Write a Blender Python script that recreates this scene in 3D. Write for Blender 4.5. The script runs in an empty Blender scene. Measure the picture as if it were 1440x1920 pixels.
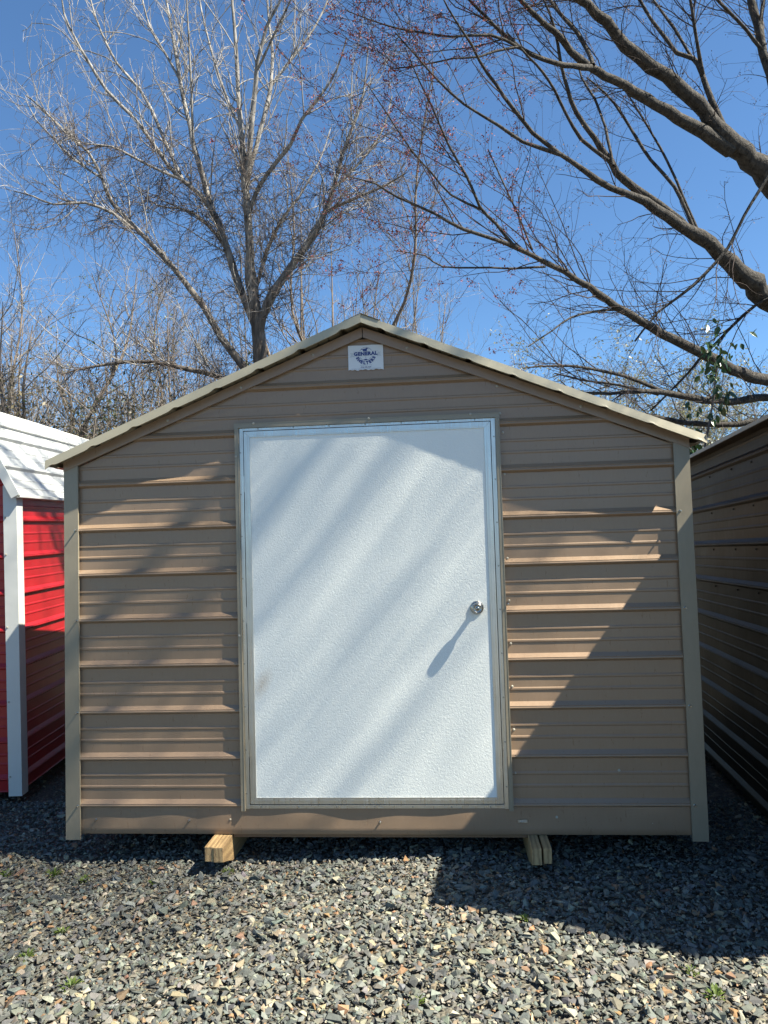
import bpy, bmesh, math, random
import numpy as np
from mathutils import Vector, Matrix

random.seed(7)
RNG = np.random.default_rng(7)
scene = bpy.context.scene
COL = scene.collection

# ------------------------------------------------------------------ camera
FPX = 1382.75
CAM = np.array([0.372, -3.6046, 1.4981])
FWD = np.array([-0.08007122, 0.99540366, 0.0525371])
RGT = np.array([0.99624791, 0.08165316, -0.02868577])
UPV = np.array([0.03284374, -0.05004307, 0.99820688])
cam_data = bpy.data.cameras.new("camera")
cam_data.sensor_fit = 'VERTICAL'
cam_data.sensor_height = 24.0
cam_data.lens = 24.0 * FPX / 1920.0
cam_data.clip_start = 0.05
cam_data.clip_end = 2000
cam = bpy.data.objects.new("camera", cam_data)
COL.objects.link(cam)
cam.matrix_world = Matrix(((RGT[0], UPV[0], -FWD[0], CAM[0]), (RGT[1], UPV[1], -FWD[1], CAM[1]),
                           (RGT[2], UPV[2], -FWD[2], CAM[2]), (0, 0, 0, 1)))
scene.camera = cam

# ------------------------------------------------------------------ light
SUN = np.array([3.6, -1.0, 4.8])
SUN = SUN / np.linalg.norm(SUN)
world = bpy.data.worlds.new("World")
scene.world = world
world.use_nodes = True
wn = world.node_tree
wn.nodes.clear()
sky = wn.nodes.new('ShaderNodeTexSky')
sky.sky_type = 'NISHITA'
sky.sun_disc = False
sky.sun_elevation = math.asin(SUN[2])
sky.sun_rotation = math.atan2(SUN[0], SUN[1])
sky.altitude = 1200
sky.air_density = 1.0
sky.dust_density = 0.35
sky.ozone_density = 5.0
bg = wn.nodes.new('ShaderNodeBackground')
bg.inputs['Strength'].default_value = 0.051
wo = wn.nodes.new('ShaderNodeOutputWorld')
tint = wn.nodes.new('ShaderNodeMix')
tint.data_type = 'RGBA'; tint.blend_type = 'MULTIPLY'; tint.inputs[0].default_value = 1
tint.inputs[7].default_value = (0.93, 1.14, 1.20, 1)
wn.links.new(sky.outputs[0], tint.inputs[6])
wn.links.new(tint.outputs[2], bg.inputs[0])
wn.links.new(bg.outputs[0], wo.inputs[0])

sd = bpy.data.lights.new("sun", 'SUN')
sd.energy = 5.0
sd.angle = math.radians(0.5)
sd.color = (1.0, 0.94, 0.79)
sun = bpy.data.objects.new("sun", sd)
COL.objects.link(sun)
sun.rotation_euler = Vector(SUN).to_track_quat('Z', 'Y').to_euler()
sun.location = (6, -2, 9)

scene.view_settings.view_transform = 'Standard'
scene.view_settings.look = 'None'
scene.view_settings.exposure = 1.72
scene.view_settings.gamma = 1
scene.view_settings.use_curve_mapping = False
scene.cycles.max_bounces = 8


# ------------------------------------------------------------------ helpers
def at(x, y, d):
    """point on the pixel (x, y) of the 1440x1920 photograph at forward distance d"""
    return CAM + (FWD * FPX + RGT * (x - 720) - UPV * (y - 960)) / FPX * d


def onz(x, y, z):
    d = FWD * FPX + RGT * (x - 720) - UPV * (y - 960)
    return CAM + d * (z - CAM[2]) / d[2]


def tag(o, label=None, cat=None, group=None, kind=None):
    if label: o['label'] = label
    if cat: o['category'] = cat
    if group: o['group'] = group
    if kind: o['kind'] = kind
    return o


def empty(name, loc=(0, 0, 0), mat=None):
    o = bpy.data.objects.new(name, None)
    o.empty_display_size = 0.2
    COL.objects.link(o)
    if mat is not None:
        o.matrix_world = mat
    else:
        o.location = loc
    return o


def link(name, me, parent=None, mat=None, loc=None):
    o = bpy.data.objects.new(name, me)
    COL.objects.link(o)
    if parent: o.parent = parent
    if mat and not me.materials: me.materials.append(mat)
    if loc is not None: o.location = loc
    return o


class MB:
    """collects shapes and links them as one mesh"""
    def __init__(s):
        s.v = []; s.f = []

    def add(s, vs, fs):
        n = len(s.v)
        s.v += [tuple(map(float, p)) for p in vs]
        s.f += [tuple(n + i for i in f) for f in fs]
        return s

    def box(s, x0, x1, y0, y1, z0, z1):
        vs = [(x, y, z) for z in (z0, z1) for y in (y0, y1) for x in (x0, x1)]
        return s.add(vs, [(0, 2, 3, 1), (4, 5, 7, 6), (0, 1, 5, 4), (2, 6, 7, 3), (0, 4, 6, 2), (1, 3, 7, 5)])

    def prism(s, poly, y0, y1):
        """polygon in XZ extruded along Y"""
        n = len(poly)
        vs = [(x, y0, z) for x, z in poly] + [(x, y1, z) for x, z in poly]
        fs = [tuple(range(n)), tuple(range(2 * n - 1, n - 1, -1))]
        fs += [(i, i + n, (i + 1) % n + n, (i + 1) % n) for i in range(n)]
        return s.add(vs, fs)

    def lathe(s, prof, seg=24, axis='y', c=(0, 0, 0)):
        vs = []; fs = []
        for r, h in prof:
            for k in range(seg):
                a = 2 * math.pi * k / seg
                vs.append((c[0] + r * math.cos(a), c[1] + h, c[2] + r * math.sin(a)))
        for i in range(len(prof) - 1):
            for k in range(seg):
                fs.append((i * seg + k, i * seg + (k + 1) % seg, (i + 1) * seg + (k + 1) % seg, (i + 1) * seg + k))
        fs.append(tuple(range(seg)))
        fs.append(tuple(reversed(range((len(prof) - 1) * seg, len(prof) * seg))))
        return s.add(vs, fs)

    def mesh(s, name, mat=None, smooth=False, bevel=0):
        me = bpy.data.meshes.new(name)
        me.from_pydata(s.v, [], s.f)
        bm = bmesh.new(); bm.from_mesh(me)
        bmesh.ops.recalc_face_normals(bm, faces=bm.faces)
        if bevel:
            bmesh.ops.bevel(bm, geom=[e for e in bm.edges if len(e.link_faces) == 2 and e.calc_face_angle(0) > 0.5],
                            offset=bevel, segments=2, affect='EDGES', profile=0.6)
        bm.to_mesh(me); bm.free()
        if smooth:
            me.polygons.foreach_set('use_smooth', [True] * len(me.polygons))
        if mat: me.materials.append(mat)
        me.update()
        return me

    def build(s, name, mat, parent=None, smooth=False, bevel=0):
        return link(name, s.mesh(name, mat, smooth, bevel), parent)


def np_mesh(name, verts, quads=None, tris=None, mat=None, smooth=False, color=None):
    me = bpy.data.meshes.new(name)
    verts = np.ascontiguousarray(verts, dtype=np.float32)
    me.vertices.add(len(verts))
    me.vertices.foreach_set('co', verts.ravel())
    li = []; starts = []; off = 0
    if quads is not None and len(quads):
        li.append(np.asarray(quads, dtype=np.int32).ravel()); starts.append(np.arange(len(quads)) * 4); off = len(quads) * 4
    if tris is not None and len(tris):
        li.append(np.asarray(tris, dtype=np.int32).ravel()); starts.append(off + np.arange(len(tris)) * 3)
    li = np.concatenate(li); starts = np.concatenate(starts).astype(np.int32)
    me.loops.add(len(li)); me.loops.foreach_set('vertex_index', li)
    me.polygons.add(len(starts)); me.polygons.foreach_set('loop_start', starts)
    me.update(calc_edges=True)
    if smooth:
        me.polygons.foreach_set('use_smooth', np.ones(len(starts), dtype=bool))
    else:
        me.shade_flat()
    if color is not None:
        a = me.attributes.new('tint', 'FLOAT_COLOR', 'POINT')
        c = np.ones((len(verts), 4), dtype=np.float32); c[:, :3] = color
        a.data.foreach_set('color', c.ravel())
    if mat: me.materials.append(mat)
    return me


# ------------------------------------------------------------------ materials
def nodes_of(name):
    m = bpy.data.materials.new(name)
    m.use_nodes = True
    nt = m.node_tree
    b = nt.nodes['Principled BSDF']
    return m, nt, b


def noise(nt, scale, detail=4, rough=0.55, vec=None, dist=0.0):
    n = nt.nodes.new('ShaderNodeTexNoise')
    n.inputs['Scale'].default_value = scale
    n.inputs['Detail'].default_value = detail
    n.inputs['Roughness'].default_value = rough
    n.inputs['Distortion'].default_value = dist
    if vec: nt.links.new(vec, n.inputs['Vector'])
    return n


def ramp(nt, src, stops):
    r = nt.nodes.new('ShaderNodeValToRGB')
    el = r.color_ramp.elements
    while len(el) < len(stops): el.new(0.5)
    for e, (p, c) in zip(el, stops):
        e.position = p
        e.color = (c, c, c, 1) if isinstance(c, (int, float)) else (*c, 1)
    nt.links.new(src, r.inputs[0])
    return r


def coords(nt, scale=(1, 1, 1), kind='Object'):
    t = nt.nodes.new('ShaderNodeTexCoord')
    mp = nt.nodes.new('ShaderNodeMapping')
    mp.inputs['Scale'].default_value = scale
    nt.links.new(t.outputs[kind], mp.inputs[0])
    return mp.outputs[0]


def bump(nt, b, h, strength, dist):
    bp = nt.nodes.new('ShaderNodeBump')
    bp.inputs['Strength'].default_value = strength
    bp.inputs['Distance'].default_value = dist
    nt.links.new(h, bp.inputs['Height'])
    nt.links.new(bp.outputs[0], b.inputs['Normal'])


def mixc(nt, fac, a, c, mode='MIX'):
    m = nt.nodes.new('ShaderNodeMix')
    m.data_type = 'RGBA'; m.blend_type = mode
    for s, v in ((m.inputs[0], fac), (m.inputs[6], a), (m.inputs[7], c)):
        if isinstance(v, (int, float)): s.default_value = v
        elif isinstance(v, tuple): s.default_value = (*v, 1)
        else: nt.links.new(v, s)
    return m.outputs[2]


def painted(name, col, rough=0.38, wear=0.12, dust=(0.42, 0.36, 0.27), oil=0.6, spec=0.5):
    """painted steel sheet: slow colour drift, dust streaks, slight oil canning"""
    m, nt, b = nodes_of(name)
    v = coords(nt)
    n1 = noise(nt, 2.2, 3, vec=v)
    n2 = noise(nt, 60, 5, 0.7, vec=coords(nt, (1, 1, 0.25)))
    dark = tuple(c * 0.9 for c in col); lite = tuple(min(1, c * 1.07) for c in col)
    base = mixc(nt, n1.outputs[0], dark, lite)
    r = ramp(nt, n2.outputs[0], [(0.45, 0.0), (0.8, 1.0)])
    mm = nt.nodes.new('ShaderNodeMath'); mm.operation = 'MULTIPLY'; mm.inputs[1].default_value = wear
    nt.links.new(r.outputs[0], mm.inputs[0])
    base = mixc(nt, mm.outputs[0], base, dust)
    nt.links.new(base, b.inputs['Base Color'])
    rr = nt.nodes.new('ShaderNodeMapRange')
    rr.inputs['To Min'].default_value = rough - 0.06; rr.inputs['To Max'].default_value = rough + 0.12
    nt.links.new(n2.outputs[0], rr.inputs['Value']); nt.links.new(rr.outputs[0], b.inputs['Roughness'])
    b.inputs['Specular IOR Level'].default_value = spec
    big = noise(nt, 3.5, 2, 0.5, vec=coords(nt, (1, 1, 1.6)))
    bump(nt, b, big.outputs[0], oil, 0.006)
    return m


def metal(name, col=(0.62, 0.63, 0.65), rough=0.32, brushed=(1, 1, 0.03)):
    m, nt, b = nodes_of(name)
    b.inputs['Metallic'].default_value = 1
    n = noise(nt, 140, 4, vec=coords(nt, brushed))
    r = ramp(nt, n.outputs[0], [(0.3, rough - 0.1), (0.75, rough + 0.15)])
    nt.links.new(r.outputs[0], b.inputs['Roughness'])
    n2 = noise(nt, 9, 4, vec=coords(nt))
    base = mixc(nt, n2.outputs[0], tuple(c * .72 for c in col), col)
    nt.links.new(base, b.inputs['Base Color'])
    return m


def bark(name, c0, c1, scale=14, rough=0.85, bd=0.02, vstretch=0.25):
    m, nt, b = nodes_of(name)
    v = coords(nt, (1, 1, vstretch))
    n = noise(nt, scale, 6, 0.65, vec=v, dist=0.6)
    r = ramp(nt, n.outputs[0], [(0.32, c0), (0.68, c1)])
    nt.links.new(r.outputs[0], b.inputs['Base Color'])
    b.inputs['Roughness'].default_value = rough
    b.inputs['Specular IOR Level'].default_value = 0.25
    bump(nt, b, n.outputs[0], 0.9, bd)
    return m


def simple(name, col, rough=0.6, var=0.2, scale=20, spec=0.4, sss=False):
    m, nt, b = nodes_of(name)
    n = noise(nt, scale, 4, vec=coords(nt))
    base = mixc(nt, n.outputs[0], tuple(c * (1 - var) for c in col), tuple(min(1, c * (1 + var)) for c in col))
    nt.links.new(base, b.inputs['Base Color'])
    b.inputs['Roughness'].default_value = rough
    b.inputs['Specular IOR Level'].default_value = spec
    return m


def leafmat(name, c0, c1, trans=0.35, rough=0.5):
    m, nt, b = nodes_of(name)
    n = noise(nt, 3.0, 3, vec=coords(nt, kind='Object'))
    n2 = noise(nt, 40.0, 2, vec=coords(nt, kind='Object'))
    r = ramp(nt, n2.outputs[0], [(0.3, c0), (0.7, c1)])
    base = mixc(nt, n.outputs[0], r.outputs[0], tuple((a + c) / 2 for a, c in zip(c0, c1)))
    nt.links.new(base, b.inputs['Base Color'])
    b.inputs['Roughness'].default_value = rough
    t = nt.nodes.new('ShaderNodeBsdfTranslucent')
    nt.links.new(base, t.inputs[0])
    mx = nt.nodes.new('ShaderNodeMixShader'); mx.inputs[0].default_value = trans
    out = nt.nodes['Material Output']
    nt.links.new(b.outputs[0], mx.inputs[1]); nt.links.new(t.outputs[0], mx.inputs[2]); nt.links.new(mx.outputs[0], out.inputs[0])
    return m


M_TAN = painted('tan_paint', (0.245, 0.168, 0.110), 0.27, 0.07)
M_CLAY = painted('clay_paint', (0.232, 0.200, 0.145), 0.30, 0.12)
M_TRIM = painted('light_clay_paint', (0.36, 0.325, 0.235), 0.36, 0.08)
M_RED = painted('red_paint', (0.30, 0.009, 0.014), 0.3, 0.03)
M_WHITE = painted('white_paint', (0.52, 0.53, 0.51), 0.45, 0.05)
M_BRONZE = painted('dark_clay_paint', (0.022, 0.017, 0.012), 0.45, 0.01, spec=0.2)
M_ALU = metal('mill_aluminium', (0.66, 0.65, 0.62), 0.34)
M_STEEL = metal('satin_steel', (0.46, 0.44, 0.40), 0.24, (1, 1, 1))
M_SCREW = simple('screw_head_paint', (0.36, 0.33, 0.27), 0.35, 0.1)
M_RUBBER = simple('dark_rubber', (0.03, 0.03, 0.03), 0.7)
M_INSIDE = simple('dark_plywood', (0.10, 0.07, 0.045), 0.8)


def make_door_mat():
    m, nt, b = nodes_of('stucco_embossed_white')
    v = coords(nt)
    n = noise(nt, 125, 5, 0.6, vec=v, dist=0.5)
    n3 = noise(nt, 330, 3, 0.6, vec=v)
    big = noise(nt, 1.6, 4, vec=v)
    base = mixc(nt, big.outputs[0], (0.69, 0.71, 0.675), (0.74, 0.755, 0.715))
    st = noise(nt, 8, 6, 0.75, vec=coords(nt, (1, 1, 0.3)))
    r = ramp(nt, st.outputs[0], [(0.72, 0.0), (0.82, 0.35)])
    base = mixc(nt, r.outputs[0], base, (0.55, 0.45, 0.33))
    # rusty smear low on the hinge side
    g = nt.nodes.new('ShaderNodeTexGradient'); g.gradient_type = 'SPHERICAL'
    mp = nt.nodes.new('ShaderNodeMapping'); mp.vector_type = 'TEXTURE'
    mp.inputs['Location'].default_value = (-0.545, 0.0, 0.86); mp.inputs['Scale'].default_value = (0.045, 1, 0.10)
    mp.inputs['Rotation'].default_value = (0, 0.5, 0)
    tc = nt.nodes.new('ShaderNodeTexCoord'); nt.links.new(tc.outputs['Object'], mp.inputs[0]); nt.links.new(mp.outputs[0], g.inputs[0])
    mm = nt.nodes.new('ShaderNodeMath'); mm.operation = 'MULTIPLY'
    nt.links.new(g.outputs['Fac'], mm.inputs[0]); nt.links.new(ramp(nt, n3.outputs[0], [(0.35, 0), (0.7, 1)]).outputs[0], mm.inputs[1])
    base = mixc(nt, mm.outputs[0], base, (0.42, 0.28, 0.14))
    nt.links.new(base, b.inputs['Base Color'])
    b.inputs['Roughness'].default_value = 0.5
    b.inputs['Specular IOR Level'].default_value = 0.35
    ad = nt.nodes.new('ShaderNodeMath'); ad.operation = 'MULTIPLY_ADD'; ad.inputs[1].default_value = 0.5
    nt.links.new(n3.outputs[0], ad.inputs[0]); nt.links.new(n.outputs[0], ad.inputs[2])
    bump(nt, b, ad.outputs[0], 0.6, 0.0030)
    return m


M_DOOR = make_door_mat()


def make_wood(name, c0, c1, c2):
    m, nt, b = nodes_of(name)
    v = coords(nt, (9, 1.0, 9))
    w = nt.nodes.new('ShaderNodeTexWave'); w.wave_type = 'BANDS'; w.bands_direction = 'X'
    w.inputs['Scale'].default_value = 1.6; w.inputs['Distortion'].default_value = 7; w.inputs['Detail'].default_value = 4
    nt.links.new(v, w.inputs[0])
    r = ramp(nt, w.outputs[0], [(0.0, c0), (0.55, c1), (1.0, c2)])
    n = noise(nt, 45, 5, 0.7, vec=coords(nt, (1, .2, 1)))
    base = mixc(nt, 0.35, r.outputs[0], ramp(nt, n.outputs[0], [(0.3, c2), (0.7, c0)]).outputs[0])
    nt.links.new(base, b.inputs['Base Color']); b.inputs['Roughness'].default_value = 0.75
    bump(nt, b, n.outputs[0], 0.6, 0.004)
    return m


M_PINE = make_wood('weathered_pine', (0.44, 0.30, 0.145), (0.36, 0.235, 0.105), (0.20, 0.125, 0.06))

M_BARK_PALE = bark('pale_grey_bark', (0.06, 0.055, 0.052), (0.36, 0.34, 0.315), 16, bd=0.01)
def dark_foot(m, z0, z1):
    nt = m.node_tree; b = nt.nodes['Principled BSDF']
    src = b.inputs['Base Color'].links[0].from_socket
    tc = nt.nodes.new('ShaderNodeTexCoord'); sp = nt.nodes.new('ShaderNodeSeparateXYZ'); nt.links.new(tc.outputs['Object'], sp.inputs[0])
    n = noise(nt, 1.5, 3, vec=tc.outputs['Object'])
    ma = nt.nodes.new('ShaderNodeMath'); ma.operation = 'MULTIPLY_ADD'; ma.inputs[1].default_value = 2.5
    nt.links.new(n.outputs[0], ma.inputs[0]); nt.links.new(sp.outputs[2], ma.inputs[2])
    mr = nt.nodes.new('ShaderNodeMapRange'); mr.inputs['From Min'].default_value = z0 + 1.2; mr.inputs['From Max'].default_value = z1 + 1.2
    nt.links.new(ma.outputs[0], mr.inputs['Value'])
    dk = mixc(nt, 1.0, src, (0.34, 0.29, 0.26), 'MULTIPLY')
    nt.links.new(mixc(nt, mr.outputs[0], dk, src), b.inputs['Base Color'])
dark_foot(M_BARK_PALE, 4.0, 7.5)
M_TWIG_PALE = bark('pale_twig_bark', (0.055, 0.050, 0.048), (0.42, 0.40, 0.38), 7, bd=0.002)
M_BARK_MAPLE = bark('furrowed_grey_bark', (0.014, 0.012, 0.011), (0.085, 0.076, 0.067), 26, bd=0.035, vstretch=.6)
M_TWIG_MAPLE = bark('brown_twig_bark', (0.028, 0.021, 0.020), (0.09, 0.070, 0.064), 9, bd=0.002)
M_BARK_BROWN = bark('dark_brown_bark', (0.07, 0.055, 0.045), (0.23, 0.19, 0.16), 12, bd=0.01)
M_TWIG_BROWN = bark('brown_brush_twigs', (0.065, 0.055, 0.046), (0.26, 0.225, 0.195), 6, bd=0.002)
M_VINE = bark('dry_vine', (0.045, 0.036, 0.032), (0.15, 0.125, 0.115), 8, bd=0.002)
M_BUD = simple('red_flower_buds', (0.19, 0.042, 0.032), 0.7, 0.35, 9)
M_BUD_DARK = simple('dry_seed_buds', (0.12, 0.075, 0.05), 0.8, 0.3, 9)
M_LEAF = leafmat('glossy_green_leaf', (0.012, 0.035, 0.010), (0.035, 0.075, 0.018), 0.12, 0.35)
M_LEAF_PALE = leafmat('young_yellow_green_leaf', (0.13, 0.13, 0.06), (0.28, 0.27, 0.15), 0.35)
M_LEAF_BROWN = leafmat('dry_brush_leaf', (0.08, 0.075, 0.035), (0.20, 0.16, 0.09), 0.3)
M_LEAF_EVER = leafmat('evergreen_brush_leaf', (0.04, 0.065, 0.025), (0.10, 0.13, 0.05), 0.3)
M_WEED = leafmat('weed_leaf', (0.05, 0.09, 0.015), (0.14, 0.19, 0.035), 0.3)


def make_tint(name, rough):
    m, nt, b = nodes_of(name)
    a = nt.nodes.new('ShaderNodeAttribute'); a.attribute_name = 'tint'
    n = noise(nt, 90, 5, 0.7, vec=coords(nt))
    r = ramp(nt, n.outputs[0], [(0.25, 0.72), (0.75, 1.2)])
    base = mixc(nt, 1.0, a.outputs['Color'], r.outputs[0], 'MULTIPLY')
    nt.links.new(base, b.inputs['Base Color'])
    b.inputs['Roughness'].default_value = rough
    b.inputs['Specular IOR Level'].default_value = 0.35
    bump(nt, b, n.outputs[0], 0.5, 0.003)
    return m


M_STONE = make_tint('crushed_stone', 0.75)


def make_ground():
    m, nt, b = nodes_of('gravelly_soil')
    v = coords(nt)
    vo = nt.nodes.new('ShaderNodeTexVoronoi'); vo.inputs['Scale'].default_value = 55
    nt.links.new(v, vo.inputs[0])
    r = ramp(nt, vo.outputs['Color'], [(0.1, (0.09, 0.09, 0.085)), (0.5, (0.16, 0.16, 0.15)), (0.8, (0.22, 0.19, 0.14)), (1.0, (0.34, 0.32, 0.28))])
    n = noise(nt, 30, 6, 0.7, vec=v)
    base = mixc(nt, ramp(nt, n.outputs[0], [(0.4, 0), (0.6, 1)]).outputs[0], r.outputs[0], (0.10, 0.09, 0.07))
    base = mixc(nt, 1.0, base, (0.75, 0.74, 0.70), 'MULTIPLY')
    nt.links.new(base, b.inputs['Base Color']); b.inputs['Roughness'].default_value = 0.9
    inv = nt.nodes.new('ShaderNodeMath'); inv.operation = 'SUBTRACT'; inv.inputs[0].default_value = 1
    nt.links.new(vo.outputs['Distance'], inv.inputs[1])
    bump(nt, b, inv.outputs[0], 0.8, 0.02)
    return m


M_GROUND = make_ground()


# ------------------------------------------------------------------ ground
def gz(x, y):
    return (0.009 * np.sin(x * 2.1 + 0.7) * np.cos(y * 1.9 + 0.3) + 0.006 * np.sin(x * 5.3 + y * 3.1)
            + 0.004 * np.cos(y * 7.7 - x * 2.9)) - 0.004


def build_ground():
    xs = np.concatenate([[-600, -200, -60, -20, -8], np.linspace(-4, 5, 91), [9, 20, 60, 200, 600]])
    ys = np.concatenate([[-600, -100, -20, -8, -5], np.linspace(-3.6, 5, 87), [9, 20, 60, 200, 900]])
    X, Y = np.meshgrid(xs, ys)
    inside = (X > -4.5) & (X < 5.5) & (Y > -4) & (Y < 5.5)
    Z = np.where(inside, gz(X, Y), -0.02) - 0.012
    V = np.stack([X, Y, Z], -1).reshape(-1, 3)
    nx = len(xs); ny = len(ys)
    i = (np.arange(ny - 1)[:, None] * nx + np.arange(nx - 1)[None]).ravel()
    q = np.stack([i, i + 1, i + nx + 1, i + nx], -1)
    o = link('ground', np_mesh('ground', V, q, mat=M_GROUND, smooth=True))
    tag(o, 'gravel covered dirt lot under and around the sheds', kind='structure')


build_ground()


def rock_templates(n=14):
    out = []
    for k in range(n):
        rs = np.random.default_rng(100 + k)
        p = rs.normal(size=(8, 3)); p /= np.linalg.norm(p, axis=1)[:, None]
        p *= rs.uniform(0.85, 1.25, (8, 1))
        p *= np.array([1.15, rs.uniform(.6, .95), rs.uniform(.32, .62)])
        bm = bmesh.new()
        for q in p: bm.verts.new(q)
        bmesh.ops.convex_hull(bm, input=bm.verts[:])
        bmesh.ops.triangulate(bm, faces=bm.faces[:])
        for vv in [v for v in bm.verts if not v.link_faces]: bm.verts.remove(vv)
        bm.verts.index_update()
        V = np.array([v.co[:] for v in bm.verts]); F = np.array([[v.index for v in f.verts] for f in bm.faces])
        bm.free(); out.append((V, F))
    return out


ROCKS = rock_templates()


def rotmats(n, rs, tilt=0.5):
    a = rs.uniform(0, 2 * np.pi, n)
    ax = rs.normal(0, tilt, n); ay = rs.normal(0, tilt, n)
    ca, sa = np.cos(a), np.sin(a)
    Rz = np.zeros((n, 3, 3)); Rz[:, 0, 0] = ca; Rz[:, 0, 1] = -sa; Rz[:, 1, 0] = sa; Rz[:, 1, 1] = ca; Rz[:, 2, 2] = 1
    Rx = np.zeros((n, 3, 3)); Rx[:, 0, 0] = 1; Rx[:, 1, 1] = np.cos(ax); Rx[:, 1, 2] = -np.sin(ax); Rx[:, 2, 1] = np.sin(ax); Rx[:, 2, 2] = np.cos(ax)
    Ry = np.zeros((n, 3, 3)); Ry[:, 1, 1] = 1; Ry[:, 0, 0] = np.cos(ay); Ry[:, 0, 2] = np.sin(ay); Ry[:, 2, 0] = -np.sin(ay); Ry[:, 2, 2] = np.cos(ay)
    return Rx @ Ry @ Rz


PAL = np.array([(0.125, 0.135, 0.130), (0.165, 0.175, 0.165), (0.215, 0.225, 0.205), (0.095, 0.102, 0.103), (0.175, 0.165, 0.14),
                (0.34, 0.29, 0.20), (0.33, 0.20, 0.11), (0.40, 0.38, 0.31), (0.32, 0.30, 0.24), (0.24, 0.155, 0.10)])
PW = np.array([.22, .20, .14, .12, .12, .055, .022, .032, .075, .025]); PW = PW / PW.sum()


def stones(name, pts, rad, rs, lift=0.35, tilt=0.5, label=None):
    n = len(pts)
    which = rs.integers(0, len(ROCKS), n)
    Rm = rotmats(n, rs, tilt)
    ci = rs.choice(len(PAL), n, p=PW)
    colr = PAL[ci] * np.array([0.70, 0.695, 0.665]) * rs.uniform(0.8, 1.22, (n, 1)) * rs.normal(1, 0.04, (n, 3))
    VV = []; FF = []; CC = []; off = 0
    for t, (V, F) in enumerate(ROCKS):
        s = np.where(which == t)[0]
        if not len(s): continue
        W = np.einsum('nij,vj->nvi', Rm[s], V) * rad[s, None, None]
        c = pts[s].copy(); c[:, 2] += rad[s] * lift
        W += c[:, None, :]
        VV.append(W.reshape(-1, 3)); CC.append(np.repeat(colr[s], len(V), 0))
        FF.append((F[None] + off + (np.arange(len(s)) * len(V))[:, None, None]).reshape(-1, 3))
        off += len(s) * len(V)
    me = np_mesh(name, np.concatenate(VV), tris=np.concatenate(FF), mat=M_STONE, color=np.clip(np.concatenate(CC), 0.02, 0.8))
    o = link(name, me)
    tag(o, label, kind='stuff')
    return o


def build_gravel():
    rs = np.random.default_rng(5)
    # fine stones everywhere in view, coarser stones scattered on top
    def field(n, x0, x1, y0, y1, r0, r1, p=1.0):
        x = rs.uniform(x0, x1, n); y = rs.uniform(y0, y1, n)
        r = r0 + (r1 - r0) * rs.uniform(0, 1, n) ** p
        return np.stack([x, y, gz(x, y)], -1), r
    a, ra = field(72000, -2.9, 3.1, -2.3, 0.9, 0.005, 0.013, 1.1)
    b, rb = field(19000, -2.9, 3.1, -2.3, 0.9, 0.012, 0.024, 1.4)
    # coarser towards the camera, as tyres leave it
    keep = rs.uniform(0, 1, len(b)) < np.clip(0.32 + (-b[:, 1]) * 0.7 + 0.3 * np.sin(b[:, 0] * 2.3 + 1.0), 0.12, 1)
    b, rb = b[keep], rb[keep]
    c, rc = field(1100, -2.9, 3.1, -2.3, 0.7, 0.019, 0.030, 1.5)
    d, rd = field(5000, -3.2, 3.2, 0.9, 3.2, 0.008, 0.018, 1.6)
    P = np.concatenate([a, b, c, d]); Rr = np.concatenate([ra, rb, rc, rd])
    stones('gravel', P, Rr, rs, 0.28, 0.36, 'crushed grey blue and tan gravel stones covering the lot')


build_gravel()


# ------------------------------------------------------------------ ribbed steel sheet
PITCH = 0.2286
RIB = [(-0.012, 0.019), (-0.0015, 0.0012), (0.0015, 0.0), (0.005, 0.0004), (0.008, 0.0026), (0.011, 0.0012), (0.030, 0.019)]
MIN1 = 0.087; MIN2 = 0.145
MINOR = [(-0.006, 0.019), (-0.001, 0.0158), (0.006, 0.0158), (0.011, 0.019)]


def rib_profile(z0, z1, zr):
    """list of (z, depth) going up; ribs proud to depth 0, flats at depth .019"""
    pts = []
    k0 = int(math.floor((z0 - zr) / PITCH)) - 1
    k1 = int(math.ceil((z1 - zr) / PITCH)) + 1
    for k in range(k0, k1 + 1):
        b = zr + k * PITCH
        pts += [(b + a, d) for a, d in RIB]
        for mo in (MIN1, MIN2):
            pts += [(b + mo + a, d) for a, d in MINOR]
    res = []
    for (za, da), (zb, db) in zip(pts, pts[1:]):
        for zc in (z0, z1):
            if za < zc <= zb:
                res.append((zc, da + (db - da) * (zc - za) / (zb - za)))
        if z0 < zb < z1: res.append((zb, db))
    return sorted(res)


def ribbed(name, mat, parent, z0, z1, zr, xf, mp, nseg=1, wob=0.0, seed=0):
    """sheet with ribs along u; xf(z) gives the ends; mp(u, depth, z) -> point"""
    pr = rib_profile(z0, z1, zr)
    m = MB(); vs = []; rs = random.Random(seed)
    ph = rs.uniform(0, 6)
    for z, d in pr:
        a, b = xf(z)
        for i in range(nseg + 1):
            u = a + (b - a) * i / nseg
            w = wob * (math.sin(u * 9 + ph + z * 5) + 0.6 * math.sin(u * 23 + z * 13 + ph)) if wob else 0
            vs.append(mp(u, d + w * (d / 0.019), z))
    fs = []
    n = nseg + 1
    for j in range(len(pr) - 1):
        for i in range(nseg):
            fs.append((j * n + i, j * n + i + 1, (j + 1) * n + i + 1, (j + 1) * n + i))
    m.add(vs, fs)
    return m.build(name, mat, parent)


# ------------------------------------------------------------------ the tan shed
W2 = 1.5485
SLOPE = 0.411
LEN = 3.72
shed = empty('garden_shed', (0, 0, 0))
tag(shed, 'tan ribbed steel shed with a white door, up on wooden skids in the middle', 'shed')
ZR = 0.2709
flat = lambda u, d, z: (u, d, z)
raketop = 2.594      # underside line of the roof on the wall plane


def gable_x(z, m=0.0):
    lim = (raketop - 0.015 - z) / SLOPE
    return max(-1.535, -lim), min(1.535, lim)


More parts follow.
